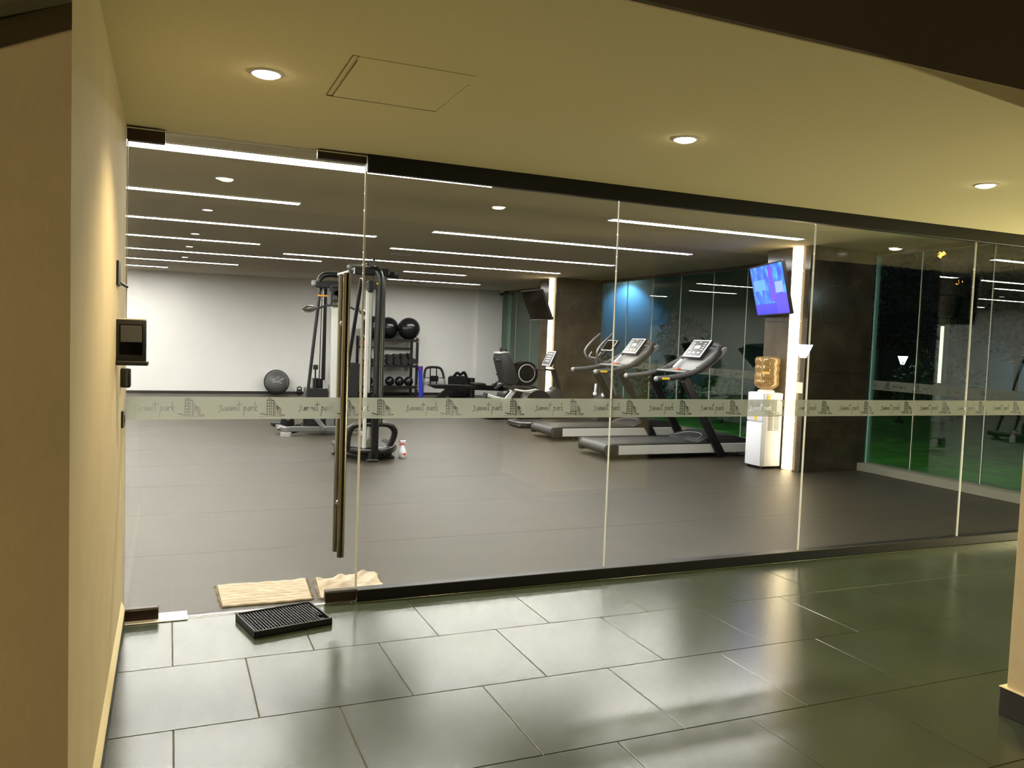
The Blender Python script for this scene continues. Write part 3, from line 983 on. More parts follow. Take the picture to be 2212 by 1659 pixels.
# ================================================================== TREADMILLS
def make_treadmill():
    t = thing('treadmill', 'x', 'treadmill', (6.4, 4.79, 0), 'treadmills in a row')
    yn, yf = 4.40, 5.18
    obj('deck', B().box((5.30, yn + 0.05, 0.055), (7.45, yf - 0.05, 0.165), 0.01), 'black_plastic', t)
    for y0, y1 in ((yn, yn + 0.05), (yf - 0.05, yf)):
        s_ = obj('side_panel', B().box((5.40, y0, 0.060), (7.46, y1, 0.182), 0.006), 'pale_alu', t)
        obj('end_cap', B().box((5.235, y0 - 0.008, 0.045), (5.402, y1 + 0.004, 0.196), 0.016, 2), 'black_plastic', s_)
        obj('foot_rail', B().box((5.32, y0 + 0.004, 0.181), (6.9, y1 + (0.045 if y0 == yn else 0), 0.200), 0.005).box((5.32, y0 - (0.045 if y0 != yn else 0), 0.181), (6.9, y1, 0.199), 0.005), 'black_plastic', t)
    obj('roller', B().cyl((5.285, yn + 0.05, 0.135), (5.285, yf - 0.05, 0.135), 0.058, n=20), 'grey_plastic', t)
    obj('belt', B().box((5.27, yn + 0.10, 0.150), (6.86, yf - 0.10, 0.196), 0.012, 2), 'belt', t)
    hood = obj('motor_hood', B().prism([(6.62, 0.195), (6.72, 0.245), (6.95, 0.295), (7.2, 0.285), (7.46, 0.225), (7.52, 0.17), (7.50, 0.06), (6.95, 0.06)], yn + 0.03, yf - 0.03, 'y', 0.012), 'charcoal_plastic', t)
    obj('hood_line', B().tube([(6.66, yn + 0.12, 0.226), (6.80, yn + 0.2, 0.272), (6.86, 4.79, 0.283), (6.80, yf - 0.2, 0.272), (6.66, yf - 0.12, 0.226)], 0.005, 6, 5), 'light_grey_plastic', hood)
    for y in (yn - 0.012, yf + 0.012):
        obj('upright', B().beam((6.965, y, 0.03), (6.335, y, 1.03), 0.052, 0.120, 0.012), 'black_paint', t)
    for y in (yn + 0.02, yf - 0.02):
        yi = 4.79 + (y - 4.79) * 0.86
        arm = obj('handrail', B().tube([(5.925, y, 1.027), (6.15, y, 1.045), (6.36, y, 1.083), (6.57, y, 1.152), (6.75, yi, 1.262), (6.87, yi, 1.372), (6.945, 4.79 + (y - 4.79) * 0.7, 1.45)], 0.036, 14, 5), 'grey_plastic', t)
        obj('grip_end', B().sph((5.925, y, 1.027), 0.036, 14), 'light_grey_plastic', arm)
    obj('sensor', B().box((5.985, yn - 0.022, 1.018), (6.10, yn - 0.012, 1.046), 0.004), 'yellow', t)
    obj('hood_rim', B().tube([(6.57, yn + 0.03, 1.152), (6.76, yn + 0.06, 1.262), (6.93, yn + 0.10, 1.385), (7.02, yn + 0.2, 1.455), (7.05, 4.79, 1.485), (7.02, yf - 0.2, 1.455), (6.93, yf - 0.10, 1.385), (6.76, yf - 0.06, 1.262), (6.57, yf - 0.03, 1.152)], 0.045, 12, 5), 'grey_plastic', t)
    obj('dashboard', B().prism([(6.50, 1.135), (6.62, 1.15), (6.98, 1.445), (7.05, 1.46), (7.04, 1.40), (6.72, 1.12), (6.52, 1.105)], yn + 0.07, yf - 0.07, 'y', 0.01), 'light_grey_plastic', t)
    d = Vector((0.62, 0, 0.78)).normalized()            # up along the slanted display
    n = Vector((-d.z, 0, d.x))
    Rd = Matrix((Vector((0, -1, 0)), d, n)).transposed()
    c = Vector((6.815, 4.80, 1.415))
    disp = obj('display', B().obox(c, (0.40, 0.30, 0.045), Rd, 0.012, 2), 'black_plastic', t)
    obj('bezel', B().obox(c + n * 0.022, (0.395, 0.295, 0.012), Rd, 0.004), 'white_plastic', disp)
    obj('screen', B().obox(c + n * 0.0275, (0.360, 0.262, 0.004), Rd, 0.001), 'console_face', disp)
    bt = B()
    for k in range(4):
        for s_ in (-1, 1):
            bt.obox(c + n * 0.030 + d * (0.085 - k * 0.034) + Vector((0, s_ * 0.125, 0)), (0.045, 0.012, 0.002), Rd)
    for k in range(3):
        bt.obox(c + n * 0.030 + d * (-0.075) + Vector((0, -0.1 + k * 0.1, 0)), (0.05, 0.02, 0.002), Rd)
    bt.obox(c + n * 0.030 + d * 0.02, (0.12, 0.05, 0.002), Rd)
    bt.obox(c + n * 0.030 + d * 0.105, (0.03, 0.014, 0.002), Rd)
    o = obj('key_marks', bt, 'off_white_plastic', disp)
    obj('cross_bar', B().cyl((6.40, yn + 0.05, 1.115), (6.40, yf - 0.05, 1.115), 0.018, n=12), 'silver_paint', t)
    obj('tray', B().box((6.43, yn + 0.06, 1.105), (6.56, yf - 0.06, 1.140), 0.01), 'charcoal_plastic', t)
    obj('stop_key', B().box((6.44, 4.72, 1.138), (6.50, 4.80, 1.158), 0.006), 'orange', t)
    obj('dash_card', B().obox((6.62, 4.98, 1.22), (0.17, 0.05, 0.012), (0, -0.72, 0), 0.004), 'white_plastic', t)
    for x in (5.62, 7.3):
        for y in (yn + 0.07, yf - 0.07):
            obj('foot', B().cyl((x, y, 0.0), (x, y, 0.012), 0.026, n=14).cyl((x, y, 0.01), (x, y, 0.07), 0.010, n=10), 'black_plastic', t)
    return t


tm1 = make_treadmill()
tm1['label'] = 'grey treadmill with silver side panels standing nearest the water dispenser'
tm2 = copy_tree(tm1)
tm2.location.x += 0.14
tm2.location.y += 1.85
tm2['label'] = 'grey treadmill standing behind the one by the water dispenser'


# ================================================================== ELLIPTICAL
t = thing('elliptical_trainer', 'silver-handled elliptical trainer standing behind both treadmills', 'elliptical trainer', (6.5, 8.15, 0))
obj('base', B().prism([(5.55, 0.02), (5.58, 0.085), (7.65, 0.10), (7.75, 0.02)], 7.86, 8.44, 'y', 0.008), 'black_plastic', t)
obj('base_edge', B().tube([(5.75, 7.84, 0.085), (5.56, 7.95, 0.085), (5.56, 8.35, 0.085), (5.75, 8.46, 0.085)], 0.014, 8, 3), 'silver_paint', t)
obj('flywheel_cover', B().prism([(7.05, 0.09), (7.12, 0.45), (7.35, 0.62), (7.6, 0.5), (7.7, 0.09)], 7.98, 8.32, 'y', 0.03), 'charcoal_plastic', t)
obj('mast', B().beam((7.52, 8.15, 0.40), (7.10, 8.15, 1.22), 0.09, 0.11, 0.02), 'grey_plastic', t)
d = Vector((0.55, 0, 0.80)).normalized(); n = Vector((-d.z, 0, d.x))
Rd = Matrix((Vector((0, -1, 0)), d, n)).transposed()
dc = Vector((7.36, 8.12, 1.405))
dp = obj('display', B().obox(dc, (0.36, 0.23, 0.05), Rd, 0.012, 2), 'black_plastic', t)
obj('bezel', B().obox(dc + n * 0.024, (0.355, 0.225, 0.010), Rd, 0.004), 'white_plastic', dp)
obj('screen', B().obox(dc + n * 0.029, (0.325, 0.195, 0.004), Rd), 'screen_dark', dp)
obj('arm_link', B().beam((7.15, 8.15, 1.18), (7.34, 8.15, 1.36), 0.06, 0.05, 0.01), 'charcoal_plastic', t)
for s_, dx in ((1, 0.0), (-1, -0.03)):
    y = 8.15 + s_ * 0.25
    obj('moving_arm', B().tube([(7.30 + dx, y, 1.62), (7.16 + dx, y, 1.50), (7.05 + dx, y, 1.385), (7.005 + dx, y, 1.29), (7.06 + dx, y - s_ * 0.03, 1.18), (7.26 + dx, y - s_ * 0.06, 1.04), (7.46 + dx, y - s_ * 0.08, 0.55)], 0.021, 12, 5), 'silver_paint', t)
    obj('pedal_arm', B().beam((7.46 + dx, y - s_ * 0.08, 0.46), (6.15 + dx * 5, y - s_ * 0.08, 0.22), 0.05, 0.07, 0.01), 'silver_paint', t)
    obj('pedal', B().box((6.2 + dx * 6, y - 0.12, 0.27), (6.6 + dx * 6, y + 0.06, 0.315), 0.02, 2), 'black_plastic', t)
    obj('crank', B().cyl((7.19, y - s_ * 0.1, 0.56), (7.20, y - s_ * 0.1, 0.73), 0.022, n=10).sph((7.19, y - s_ * 0.1, 0.55), 0.04, 12), 'white_plastic', t)
obj('hand_grip', B().tube([(7.10, 7.98, 1.29), (7.05, 7.99, 1.21), (7.14, 8.05, 1.19), (7.28, 8.15, 1.21), (7.14, 8.25, 1.19), (7.05, 8.31, 1.21), (7.10, 8.32, 1.29)], 0.017, 10, 4), 'silver_paint', t)

# ================================================================== RECUMBENT BIKE
Yr = 9.45
t = thing('recumbent_bike', 'charcoal recumbent exercise bike with slanted silver console by the far column', 'exercise bike', (6.3, Yr, 0))
obj('base', B().prism([(5.50, 0.02), (5.52, 0.07), (6.0, 0.10), (7.1, 0.10), (7.2, 0.02)], Yr - 0.22, Yr + 0.22, 'y', 0.008), 'black_plastic', t)
obj('drum', B().cyl((6.56, Yr - 0.17, 0.27), (6.56, Yr + 0.17, 0.27), 0.265, n=40), 'black_plastic', t)
obj('drum_band', B().cyl((6.56, Yr - 0.155, 0.27), (6.56, Yr + 0.05, 0.27), 0.272, n=40, caps=False), 'pale_alu', t)
obj('drum_cover', B().prism([(6.72, 0.10), (6.78, 0.46), (6.92, 0.60), (7.06, 0.52), (7.16, 0.10)], Yr - 0.13, Yr + 0.13, 'y', 0.03), 'charcoal_plastic', t)
obj('cover_trim', B().sph((6.79, Yr - 0.11, 0.52), 0.05, 12, (1.1, 0.5, 0.7)), 'pale_alu', t)
obj('mast', B().beam((7.06, Yr, 0.45), (6.90, Yr, 0.93), 0.07, 0.095, 0.015), 'black_paint', t)
obj('handlebar', B().tube([(6.60, Yr - 0.22, 0.925), (6.70, Yr - 0.2, 0.92), (6.90, Yr - 0.06, 0.905), (6.90, Yr + 0.06, 0.905), (6.70, Yr + 0.2, 0.92), (6.60, Yr + 0.22, 0.925)], 0.018, 10, 4), 'charcoal_plastic', t)
d = Vector((0.40, 0, 0.86)).normalized(); n = Vector((-d.z, 0, d.x))
Rd = Matrix((Vector((0, -1, 0)), d, n)).transposed()
dc = Vector((6.83, Yr, 1.12))
dp = obj('display', B().obox(dc, (0.34, 0.31, 0.06), Rd, 0.015, 2), 'black_plastic', t)
obj('bezel', B().obox(dc + n * 0.028, (0.335, 0.305, 0.012), Rd, 0.005), 'white_plastic', dp)
obj('screen', B().obox(dc + n * 0.0335, (0.30, 0.27, 0.004), Rd), 'console_face', dp)
bt = B()
for k in range(4):
    bt.obox(dc + n * 0.036 + d * (0.09 - 0.05 * k), (0.2 - 0.03 * (k % 2), 0.016, 0.002), Rd)
obj('key_marks', bt, 'white_plastic', dp)
obj('backrest', B().prism([(5.74, 1.10), (5.76, 1.21), (5.90, 1.22), (6.01, 1.02), (6.13, 0.70), (6.06, 0.63), (5.88, 0.66), (5.80, 0.90)], Yr - 0.20, Yr + 0.20, 'y', 0.025), 'charcoal_plastic', t)
obj('back_cap', B().prism([(5.735, 1.19), (5.75, 1.225), (5.90, 1.235), (5.915, 1.20)], Yr - 0.18, Yr + 0.18, 'y', 0.006), 'light_grey_plastic', t)
obj('head_post', B().cyl((5.83, Yr, 1.21), (5.825, Yr, 1.30), 0.028, n=12), 'black_plastic', t)
obj('side_knob', B().cyl((5.66, Yr - 0.16, 1.07), (5.80, Yr - 0.16, 1.075), 0.020, n=10), 'black_plastic', t)
obj('seat', B().prism([(5.95, 0.56), (6.0, 0.64), (6.14, 0.62), (6.36, 0.585), (6.40, 0.545), (6.3, 0.52)], Yr - 0.20, Yr + 0.20, 'y', 0.02), 'black_plastic', t)
obj('grip', B().tube([(6.02, Yr - 0.24, 0.55), (6.18, Yr - 0.26, 0.525), (6.30, Yr - 0.26, 0.53), (6.44, Yr - 0.26, 0.555)], 0.018, 10, 3), 'pale_alu', t)
obj('seat_post', B().beam((6.12, Yr - 0.05, 0.58), (5.86, Yr - 0.05, 0.28), 0.14, 0.10, 0.01), 'pale_alu', t)
obj('seat_rail', B().beam((5.50, Yr - 0.10, 0.44), (5.92, Yr - 0.10, 0.34), 0.12, 0.055, 0.008).beam((5.5, Yr, 0.43), (6.5, Yr, 0.20), 0.08, 0.07, 0.008), 'pale_alu', t)
obj('rail_cap', B().obox((5.50, Yr - 0.1, 0.43), (0.05, 0.14, 0.10), (0, 0.23, 0), 0.01), 'charcoal_plastic', t)
obj('hub', B().cyl((6.02, Yr - 0.1, 0.36), (6.02, Yr + 0.12, 0.36), 0.16, n=24), 'black_plastic', t)
obj('pedal', B().box((6.28, Yr - 0.30, 0.36), (6.38, Yr - 0.20, 0.385), 0.008), 'yellow', t)
obj('rear_leg', B().beam((5.72, Yr, 0.38), (5.70, Yr, 0.05), 0.09, 0.09, 0.01), 'black_plastic', t)

# ================================================================== ROWING MACHINE
Yo = 12.4
t = thing('rowing_machine', 'black rowing machine with a round white-ringed flywheel near the back wall', 'rowing machine', (6.4, Yo, 0))
obj('rail', B().prism([(5.36, 0.435), (7.20, 0.415), (7.20, 0.30), (5.50, 0.345), (5.37, 0.41)], Yo - 0.07, Yo + 0.07, 'y', 0.006), 'black_paint', t)
obj('front_leg', B().beam((5.86, Yo, 0.33), (5.50, Yo, 0.04), 0.10, 0.14, 0.01), 'black_paint', t)
obj('leg_bar', B().box((5.42, Yo - 0.26, 0.0), (5.54, Yo + 0.26, 0.055), 0.012), 'black_plastic', t)
obj('seat', B().box((6.36, Yo - 0.16, 0.43), (6.64, Yo + 0.16, 0.475), 0.02, 2), 'black_plastic', t)
for s_ in (-1, 1):
    ft = obj('footrest', B().obox((6.98, Yo + s_ * 0.17, 0.44), (0.34, 0.12, 0.05), (0, -0.55, 0), 0.012), 'charcoal_plastic', t)
    obj('strap', B().obox((6.95, Yo + s_ * 0.17, 0.475), (0.05, 0.13, 0.03), (0, -0.55, 0), 0.008), 'light_grey_plastic', ft)
obj('flywheel_housing', B().cyl((7.60, Yo - 0.17, 0.70), (7.60, Yo + 0.17, 0.70), 0.275, n=44), 'black_paint', t)
obj('housing_arm', B().prism([(7.05, 0.95), (7.25, 0.90), (7.50, 0.95), (7.62, 0.6), (7.45, 0.28), (7.15, 0.28)], Yo - 0.10, Yo + 0.10, 'y', 0.02), 'black_paint', t)
obj('ring', B().torus((7.60, Yo - 0.172, 0.715), 0.196, 0.0125, 'y', 44, 8), 'white_plastic', t)
obj('ring_disc', B().cyl((7.60, Yo - 0.176, 0.715), (7.60, Yo - 0.15, 0.715), 0.185, n=40), 'black_plastic', t)
obj('screen_arm', B().tube([(7.30, Yo, 0.92), (7.22, Yo, 1.02), (7.12, Yo, 1.10)], 0.022, 8, 3), 'black_paint', t)
obj('monitor', B().obox((7.08, Yo, 1.16), (0.05, 0.26, 0.18), (0, 0.2, 0), 0.012), 'black_plastic', t)
obj('rear_base', B().prism([(6.75, 0.0), (6.80, 0.09), (7.2, 0.16), (7.85, 0.42), (7.90, 0.0)], Yo - 0.20, Yo + 0.20, 'y', 0.015), 'black_plastic', t)
obj('handle', B().cyl((7.02, Yo - 0.2, 0.66), (7.02, Yo + 0.2, 0.66), 0.017, n=10), 'rubber_black', t)

# ================================================================== CABLE TOWER IN FRONT (black, hoop base)
def cable_front():
    cx, cy = 2.40, 5.25
    t = thing('cable_tower', 'tall black cable tower with curved hoop base behind the door handle', 'cable machine', (cx, cy, 0))
    # curved base ring
    pts = []
    for k in range(0, 25):
        a = PI * (1 + k / 24.0)
        pts.append((cx + 0.00 + 0.31 * math.cos(a), cy - 0.02 + 0.40 * math.sin(a), 0.115))
    pts = [(cx - 0.31, cy + 0.32, 0.115)] + pts + [(cx + 0.31, cy + 0.32, 0.115)]
    obj('base_ring', B().tube(pts, 0.046, 14), 'black_paint', t)
    obj('base_plate', B().prism([(cx - 0.33, cy + 0.3), (cx - 0.30, cy - 0.15), (cx - 0.18, cy - 0.32), (cx + 0.02, cy - 0.38), (cx + 0.20, cy - 0.32), (cx + 0.28, cy - 0.15), (cx + 0.29, cy + 0.3)], 0.085, 0.13, 'z'), 'charcoal_plastic', t)
    for x, y in ((cx - 0.03, cy - 0.44), (cx - 0.30, cy + 0.2), (cx + 0.28, cy + 0.2), (cx + 0.22, cy - 0.2)):
        obj('foot', B().box((x - 0.07, y - 0.06, 0.0), (x + 0.07, y + 0.06, 0.03), 0.01).box((x - 0.04, y - 0.03, 0.02), (x + 0.04, y + 0.03, 0.10), 0.005), 'black_plastic', t)
    px, py = cx - 0.005, cy - 0.44
    obj('front_post', B().box((px - 0.042, py - 0.03, 0.03), (px + 0.042, py + 0.05, 0.78), 0.008), 'black_paint', t)
    obj('weight_shroud', B().box((cx - 0.10, cy - 0.40, 0.42), (cx + 0.09, cy - 0.30, 0.80), 0.01), 'black_paint', t)
    obj('guard_hoop', B().tube([(cx - 0.29, cy - 0.28, 0.12), (cx - 0.27, cy - 0.30, 0.32), (cx - 0.20, cy - 0.34, 0.41), (px, py + 0.06, 0.425), (cx + 0.18, cy - 0.34, 0.415), (cx + 0.265, cy - 0.30, 0.33), (cx + 0.25, cy - 0.28, 0.22), (cx + 0.20, cy - 0.26, 0.12)], 0.037, 12, 5), 'black_paint', t)
    # curved main tube
    obj('main_tube', B().tube([(cx + 0.02, cy - 0.42, 0.42), (cx + 0.015, cy - 0.42, 1.2), (cx + 0.02, cy - 0.42, 1.9), (cx + 0.015, cy - 0.42, 2.10), (cx - 0.01, cy - 0.40, 2.185), (cx - 0.05, cy - 0.34, 2.20)], 0.050, 16, 5), 'black_paint', t)
    obj('tube_rib', B().cyl((cx + 0.075, cy - 0.41, 0.4), (cx + 0.068, cy - 0.41, 2.1), 0.016, n=10), 'charcoal_plastic', t)
    obj('tube_line', B().cyl((cx + 0.053, cy - 0.45, 0.45), (cx + 0.05, cy - 0.45, 1.98), 0.007, n=8), 'silver_paint', t)
    obj('guide_rail', B().box((cx - 0.135, cy - 0.42, 0.13), (cx - 0.095, cy - 0.38, 1.96), 0.006), 'pale_alu', t)
    obj('guide_rail', B().box((cx - 0.085, cy - 0.40, 0.13), (cx - 0.062, cy - 0.375, 1.96), 0.004), 'pale_alu', t)
    for x, h in ((cx - 0.152, 2.02), (cx - 0.05, 1.9), (cx + 0.10, 1.99)):
        obj('cable', B().cyl((x, cy - 0.36, 0.45), (x - 0.005, cy - 0.36, h), 0.0055, n=6), 'black_plastic', t)
    obj('pulley_block', B().box((cx - 0.125, cy - 0.44, 1.94), (cx - 0.06, cy - 0.34, 2.07), 0.012), 'black_plastic', t)
    obj('pulley', B().cyl((cx - 0.035, cy - 0.45, 2.02), (cx - 0.035, cy - 0.41, 2.02), 0.045, n=18), 'charcoal_plastic', t)
    obj('lock_pin', B().cyl((cx - 0.035, cy - 0.475, 2.04), (cx - 0.015, cy - 0.475, 2.04), 0.010, n=10), 'yellow', t)
    obj('top_beam', B().box((cx - 0.27, cy - 0.41, 2.135), (cx + 0.13, cy - 0.30, 2.222), 0.012), 'black_paint', t)
    obj('top_arm', B().cyl((cx + 0.09, cy - 0.36, 2.165), (cx + 0.235, cy - 0.36, 2.155), 0.040, n=16), 'black_paint', t)
    obj('top_arm_cap', B().cyl((cx + 0.185, cy - 0.36, 2.159), (cx + 0.238, cy - 0.36, 2.155), 0.043, n=16), 'rubber_black', t)
    obj('chin_bar', B().tube([(cx - 0.14, cy - 0.40, 2.235), (cx - 0.28, cy - 0.44, 2.235), (cx - 0.345, cy - 0.44, 2.205), (cx - 0.31, cy - 0.42, 2.175), (cx - 0.34, cy - 0.30, 2.15), (cx - 0.40, cy - 0.15, 2.13)], 0.026, 12, 5), 'silver_paint', t)
    for x, h in ((cx - 0.12, 2.27), (cx - 0.085, 2.295), (cx - 0.05, 2.318)):
        obj('hook', B().cyl((x - 0.01, cy - 0.36, 2.20), (x + 0.004, cy - 0.36, h), 0.011, n=8).sph((x + 0.004, cy - 0.36, h), 0.017, 10), 'black_plastic', t)
    obj('stay', B().cyl((cx - 0.17, cy - 0.30, 2.10), (cx - 0.31, cy + 0.28, 0.12), 0.022, n=12), 'black_paint', t)
    obj('stay', B().cyl((cx + 0.075, cy - 0.30, 2.10), (cx + 0.16, cy + 0.28, 0.12), 0.022, n=12), 'black_paint', t)
    obj('foot_pulley', B().cyl((cx - 0.05, cy - 0.44, 0.22), (cx - 0.05, cy - 0.38, 0.22), 0.05, n=18), 'chrome', t)
    return t


cable_front()


# ================================================================== CABLE TOWER BEHIND (silver base, lat bar)
def cable_back():
    cx, cy = 2.32, 7.60
    t = thing('pulldown_machine', 'pulldown cable machine with silver base frame and curved lat bar', 'cable machine', (cx, cy, 0))
    obj('base_beam', B().box((cx - 0.58, cy - 0.33, 0.055), (cx + 0.46, cy - 0.25, 0.125), 0.008), 'silver_paint', t)
    for x in (cx - 0.60, cx + 0.50):
        obj('base_foot', B().beam((x + 0.02, cy - 0.36, 0.085), (x - (0.06 if x < cx else -0.06), cy + 0.05, 0.085), 0.075, 0.07, 0.008), 'silver_paint', t)
        obj('foot_pad', B().cyl((x, cy - 0.36, 0.0), (x, cy - 0.36, 0.05), 0.075, n=18), 'light_grey_plastic', t)
    obj('base_peg', B().cyl((cx - 0.70, cy - 0.16, 0.085), (cx - 0.60, cy - 0.16, 0.085), 0.022, n=12), 'silver_paint', t)
    obj('brace', B().beam((cx - 0.28, cy - 0.28, 0.38), (cx - 0.06, cy - 0.33, 0.09), 0.05, 0.06, 0.006), 'silver_paint', t)
    obj('rear_beam', B().box((cx - 0.30, cy + 0.30, 0.055), (cx + 0.30, cy + 0.38, 0.125), 0.008).box((cx - 0.04, cy - 0.3, 0.055), (cx + 0.04, cy + 0.32, 0.11), 0.006), 'silver_paint', t)
    obj('rail_foot', B().box((cx - 0.03, cy - 0.26, 0.12), (cx + 0.09, cy - 0.16, 0.50), 0.006), 'silver_paint', t)
    obj('weight_shroud', B().box((cx - 0.30, cy - 0.20, 0.12), (cx + 0.0, cy + 0.12, 0.66), 0.01), 'black_plastic', t)
    obj('weight_shroud', B().box((cx + 0.06, cy - 0.20, 0.12), (cx + 0.28, cy + 0.12, 0.70), 0.01), 'black_plastic', t)
    st = obj('weight_stack', B().box((cx - 0.20, cy - 0.12, 0.66), (cx - 0.08, cy + 0.05, 0.80), 0.006), 'black_paint', t)
    obj('selector', B().cyl((cx - 0.185, cy - 0.2, 0.66), (cx - 0.185, cy - 0.2, 0.95), 0.012, n=8).box((cx - 0.22, cy - 0.22, 0.93), (cx - 0.15, cy - 0.18, 1.0), 0.01), 'black_plastic', t)
    obj('small_can', B().cyl((cx - 0.055, cy - 0.2, 0.66), (cx - 0.055, cy - 0.2, 0.78), 0.022, n=12), 'light_grey_plastic', t)  # small grey can standing by the weight stack
    obj('guide_column', B().box((cx + 0.02, cy - 0.26, 0.45), (cx + 0.12, cy - 0.16, 1.87), 0.008), 'pale_alu', t)
    obj('guide_column', B().box((cx + 0.14, cy - 0.24, 0.45), (cx + 0.17, cy - 0.16, 1.87), 0.004), 'pale_alu', t)
    obj('guide_rod', B().cyl((cx - 0.105, cy - 0.1, 0.66), (cx - 0.09, cy - 0.1, 2.12), 0.020, n=10), 'pale_alu', t)
    obj('rear_column', B().box((cx - 0.075, cy + 0.02, 0.12), (cx - 0.005, cy + 0.10, 2.12), 0.006), 'black_paint', t)
    obj('stay', B().cyl((cx - 0.13, cy - 0.12, 2.12), (cx - 0.33, cy - 0.18, 0.12), 0.024, n=12), 'black_paint', t)
    obj('stay', B().cyl((cx + 0.12, cy + 0.1, 2.12), (cx + 0.30, cy + 0.32, 0.12), 0.024, n=12), 'black_paint', t)
    obj('cable', B().cyl((cx - 0.125, cy - 0.16, 0.7), (cx - 0.11, cy - 0.16, 2.1), 0.007, n=6).cyl((cx + 0.14, cy - 0.27, 0.5), (cx + 0.135, cy - 0.27, 1.9), 0.006, n=6), 'black_plastic', t)
    obj('head_arm', B().tube([(cx - 0.18, cy - 0.2, 2.135), (cx - 0.14, cy - 0.21, 2.24), (cx - 0.07, cy - 0.22, 2.285), (cx + 0.06, cy - 0.22, 2.295), (cx + 0.20, cy - 0.22, 2.285)], 0.040, 12, 5), 'black_paint', t)
    obj('head_beam', B().box((cx - 0.22, cy - 0.24, 2.10), (cx + 0.12, cy - 0.14, 2.19), 0.01), 'black_paint', t)
    obj('head_cap', B().box((cx - 0.262, cy - 0.235, 2.125), (cx - 0.20, cy - 0.145, 2.20), 0.01), 'light_grey_plastic', t)
    obj('pulley', B().cyl((cx + 0.04, cy - 0.28, 2.09), (cx + 0.04, cy - 0.23, 2.09), 0.062, n=20).cyl((cx + 0.085, cy - 0.30, 2.02), (cx + 0.085, cy - 0.25, 2.02), 0.05, n=18), 'charcoal_plastic', t)
    obj('pulley_block', B().box((cx + 0.0, cy - 0.30, 1.86), (cx + 0.12, cy - 0.2, 2.12), 0.02), 'black_paint', t)
    obj('swivel', B().sph((cx + 0.05, cy - 0.30, 1.95), 0.045, 14, (0.8, 0.8, 1.3)), 'charcoal_plastic', t)
    obj('pin_handle', B().cyl((cx - 0.185, cy - 0.26, 1.985), (cx - 0.045, cy - 0.26, 1.985), 0.013, n=10), 'amber_handle', t)
    bar = obj('lat_bar', B().tube([(cx - 0.40, cy - 0.34, 1.765), (cx - 0.20, cy - 0.32, 1.80), (cx - 0.08, cy - 0.31, 1.845), (cx + 0.06, cy - 0.30, 1.855), (cx + 0.24, cy - 0.31, 1.845), (cx + 0.36, cy - 0.32, 1.80), (cx + 0.52, cy - 0.34, 1.755)], 0.015, 10, 5), 'black_paint', t)
    for a, c_ in (((cx - 0.40, cy - 0.34, 1.765), (cx - 0.22, cy - 0.32, 1.80)), ((cx + 0.36, cy - 0.32, 1.80), (cx + 0.53, cy - 0.34, 1.752))):
        m_ = (Vector(a) + Vector(c_)) / 2
        obj('loop_grip', B().tube([a, m_ + Vector((0, 0.05, 0.045)), c_, m_ + Vector((0, -0.05, -0.03))], 0.014, 8, 5, closed=True), 'chrome', bar)
    obj('bar_bracket', B().box((cx + 0.02, cy - 0.315, 1.855), (cx + 0.10, cy - 0.27, 1.90), 0.006), 'chrome', t)
    return t


cable_back()
# loose kit on the floor beside it
t = thing('ankle_strap_bag', 'black round pouch on the floor by the silver base frame', 'pouch', (1.83, 7.93, 0.0))
obj('body', B().lathe([(0, 0.0), (0.085, 0.0), (0.10, 0.03), (0.105, 0.12), (0.09, 0.175), (0, 0.185)], (1.83, 7.93, 0.0), 20), 'fabric_black', t)
obj('buckle', B().box((1.80, 7.82, 0.15), (1.85, 7.84, 0.18), 0.004), 'chrome', t)
t = thing('cable_strap', 'black looped strap with metal ring beside the pouch', 'strap', (1.90, 7.62, 0.0))
obj('loop', B().tube([(1.80, 7.60, 0.024), (1.86, 7.68, 0.05), (1.92, 7.69, 0.09), (1.965, 7.64, 0.10), (1.95, 7.58, 0.05), (1.87, 7.56, 0.024)], 0.022, 8, 5, closed=True), 'fabric_black', t)
obj('ring', B().torus((1.83, 7.55, 0.04), 0.025, 0.006, 'y', 18, 6), 'chrome', t)

# spray bottle
sx, sy = 2.80, 5.05
t = thing('spray_bottle', 'small white spray bottle with red trigger on the gym floor', 'spray bottle', (sx, sy, 0))
obj('bottle', B().lathe([(0, 0.0), (0.040, 0.0), (0.044, 0.006), (0.044, 0.07), (0.036, 0.105), (0.018, 0.135), (0.014, 0.155), (0, 0.155)], (sx, sy, 0), 24), 'white_plastic', t)
obj('label', B().obox((sx + 0.012, sy - 0.043, 0.045), (0.028, 0.004, 0.028), (0, 0, 0), 0.002).obox((sx - 0.02, sy - 0.040, 0.05), (0.03, 0.003, 0.006), (0, 0, -0.3)), 'red', t)
obj('spray_head', B().prism([(sx - 0.02, 0.165), (sx - 0.035, 0.185), (sx - 0.035, 0.205), (sx + 0.035, 0.205), (sx + 0.025, 0.18), (sx + 0.014, 0.165)], sy - 0.013, sy + 0.013, 'y', 0.003), 'white_plastic', t)
obj('trigger', B().prism([(sx - 0.018, 0.175), (sx - 0.036, 0.150), (sx - 0.042, 0.152), (sx - 0.030, 0.182)], sy - 0.007, sy + 0.007, 'y').cyl((sx, sy, 0.152), (sx, sy, 0.168), 0.017, n=16).cyl((sx - 0.048, sy, 0.196), (sx - 0.034, sy, 0.196), 0.009, n=10), 'red', t)

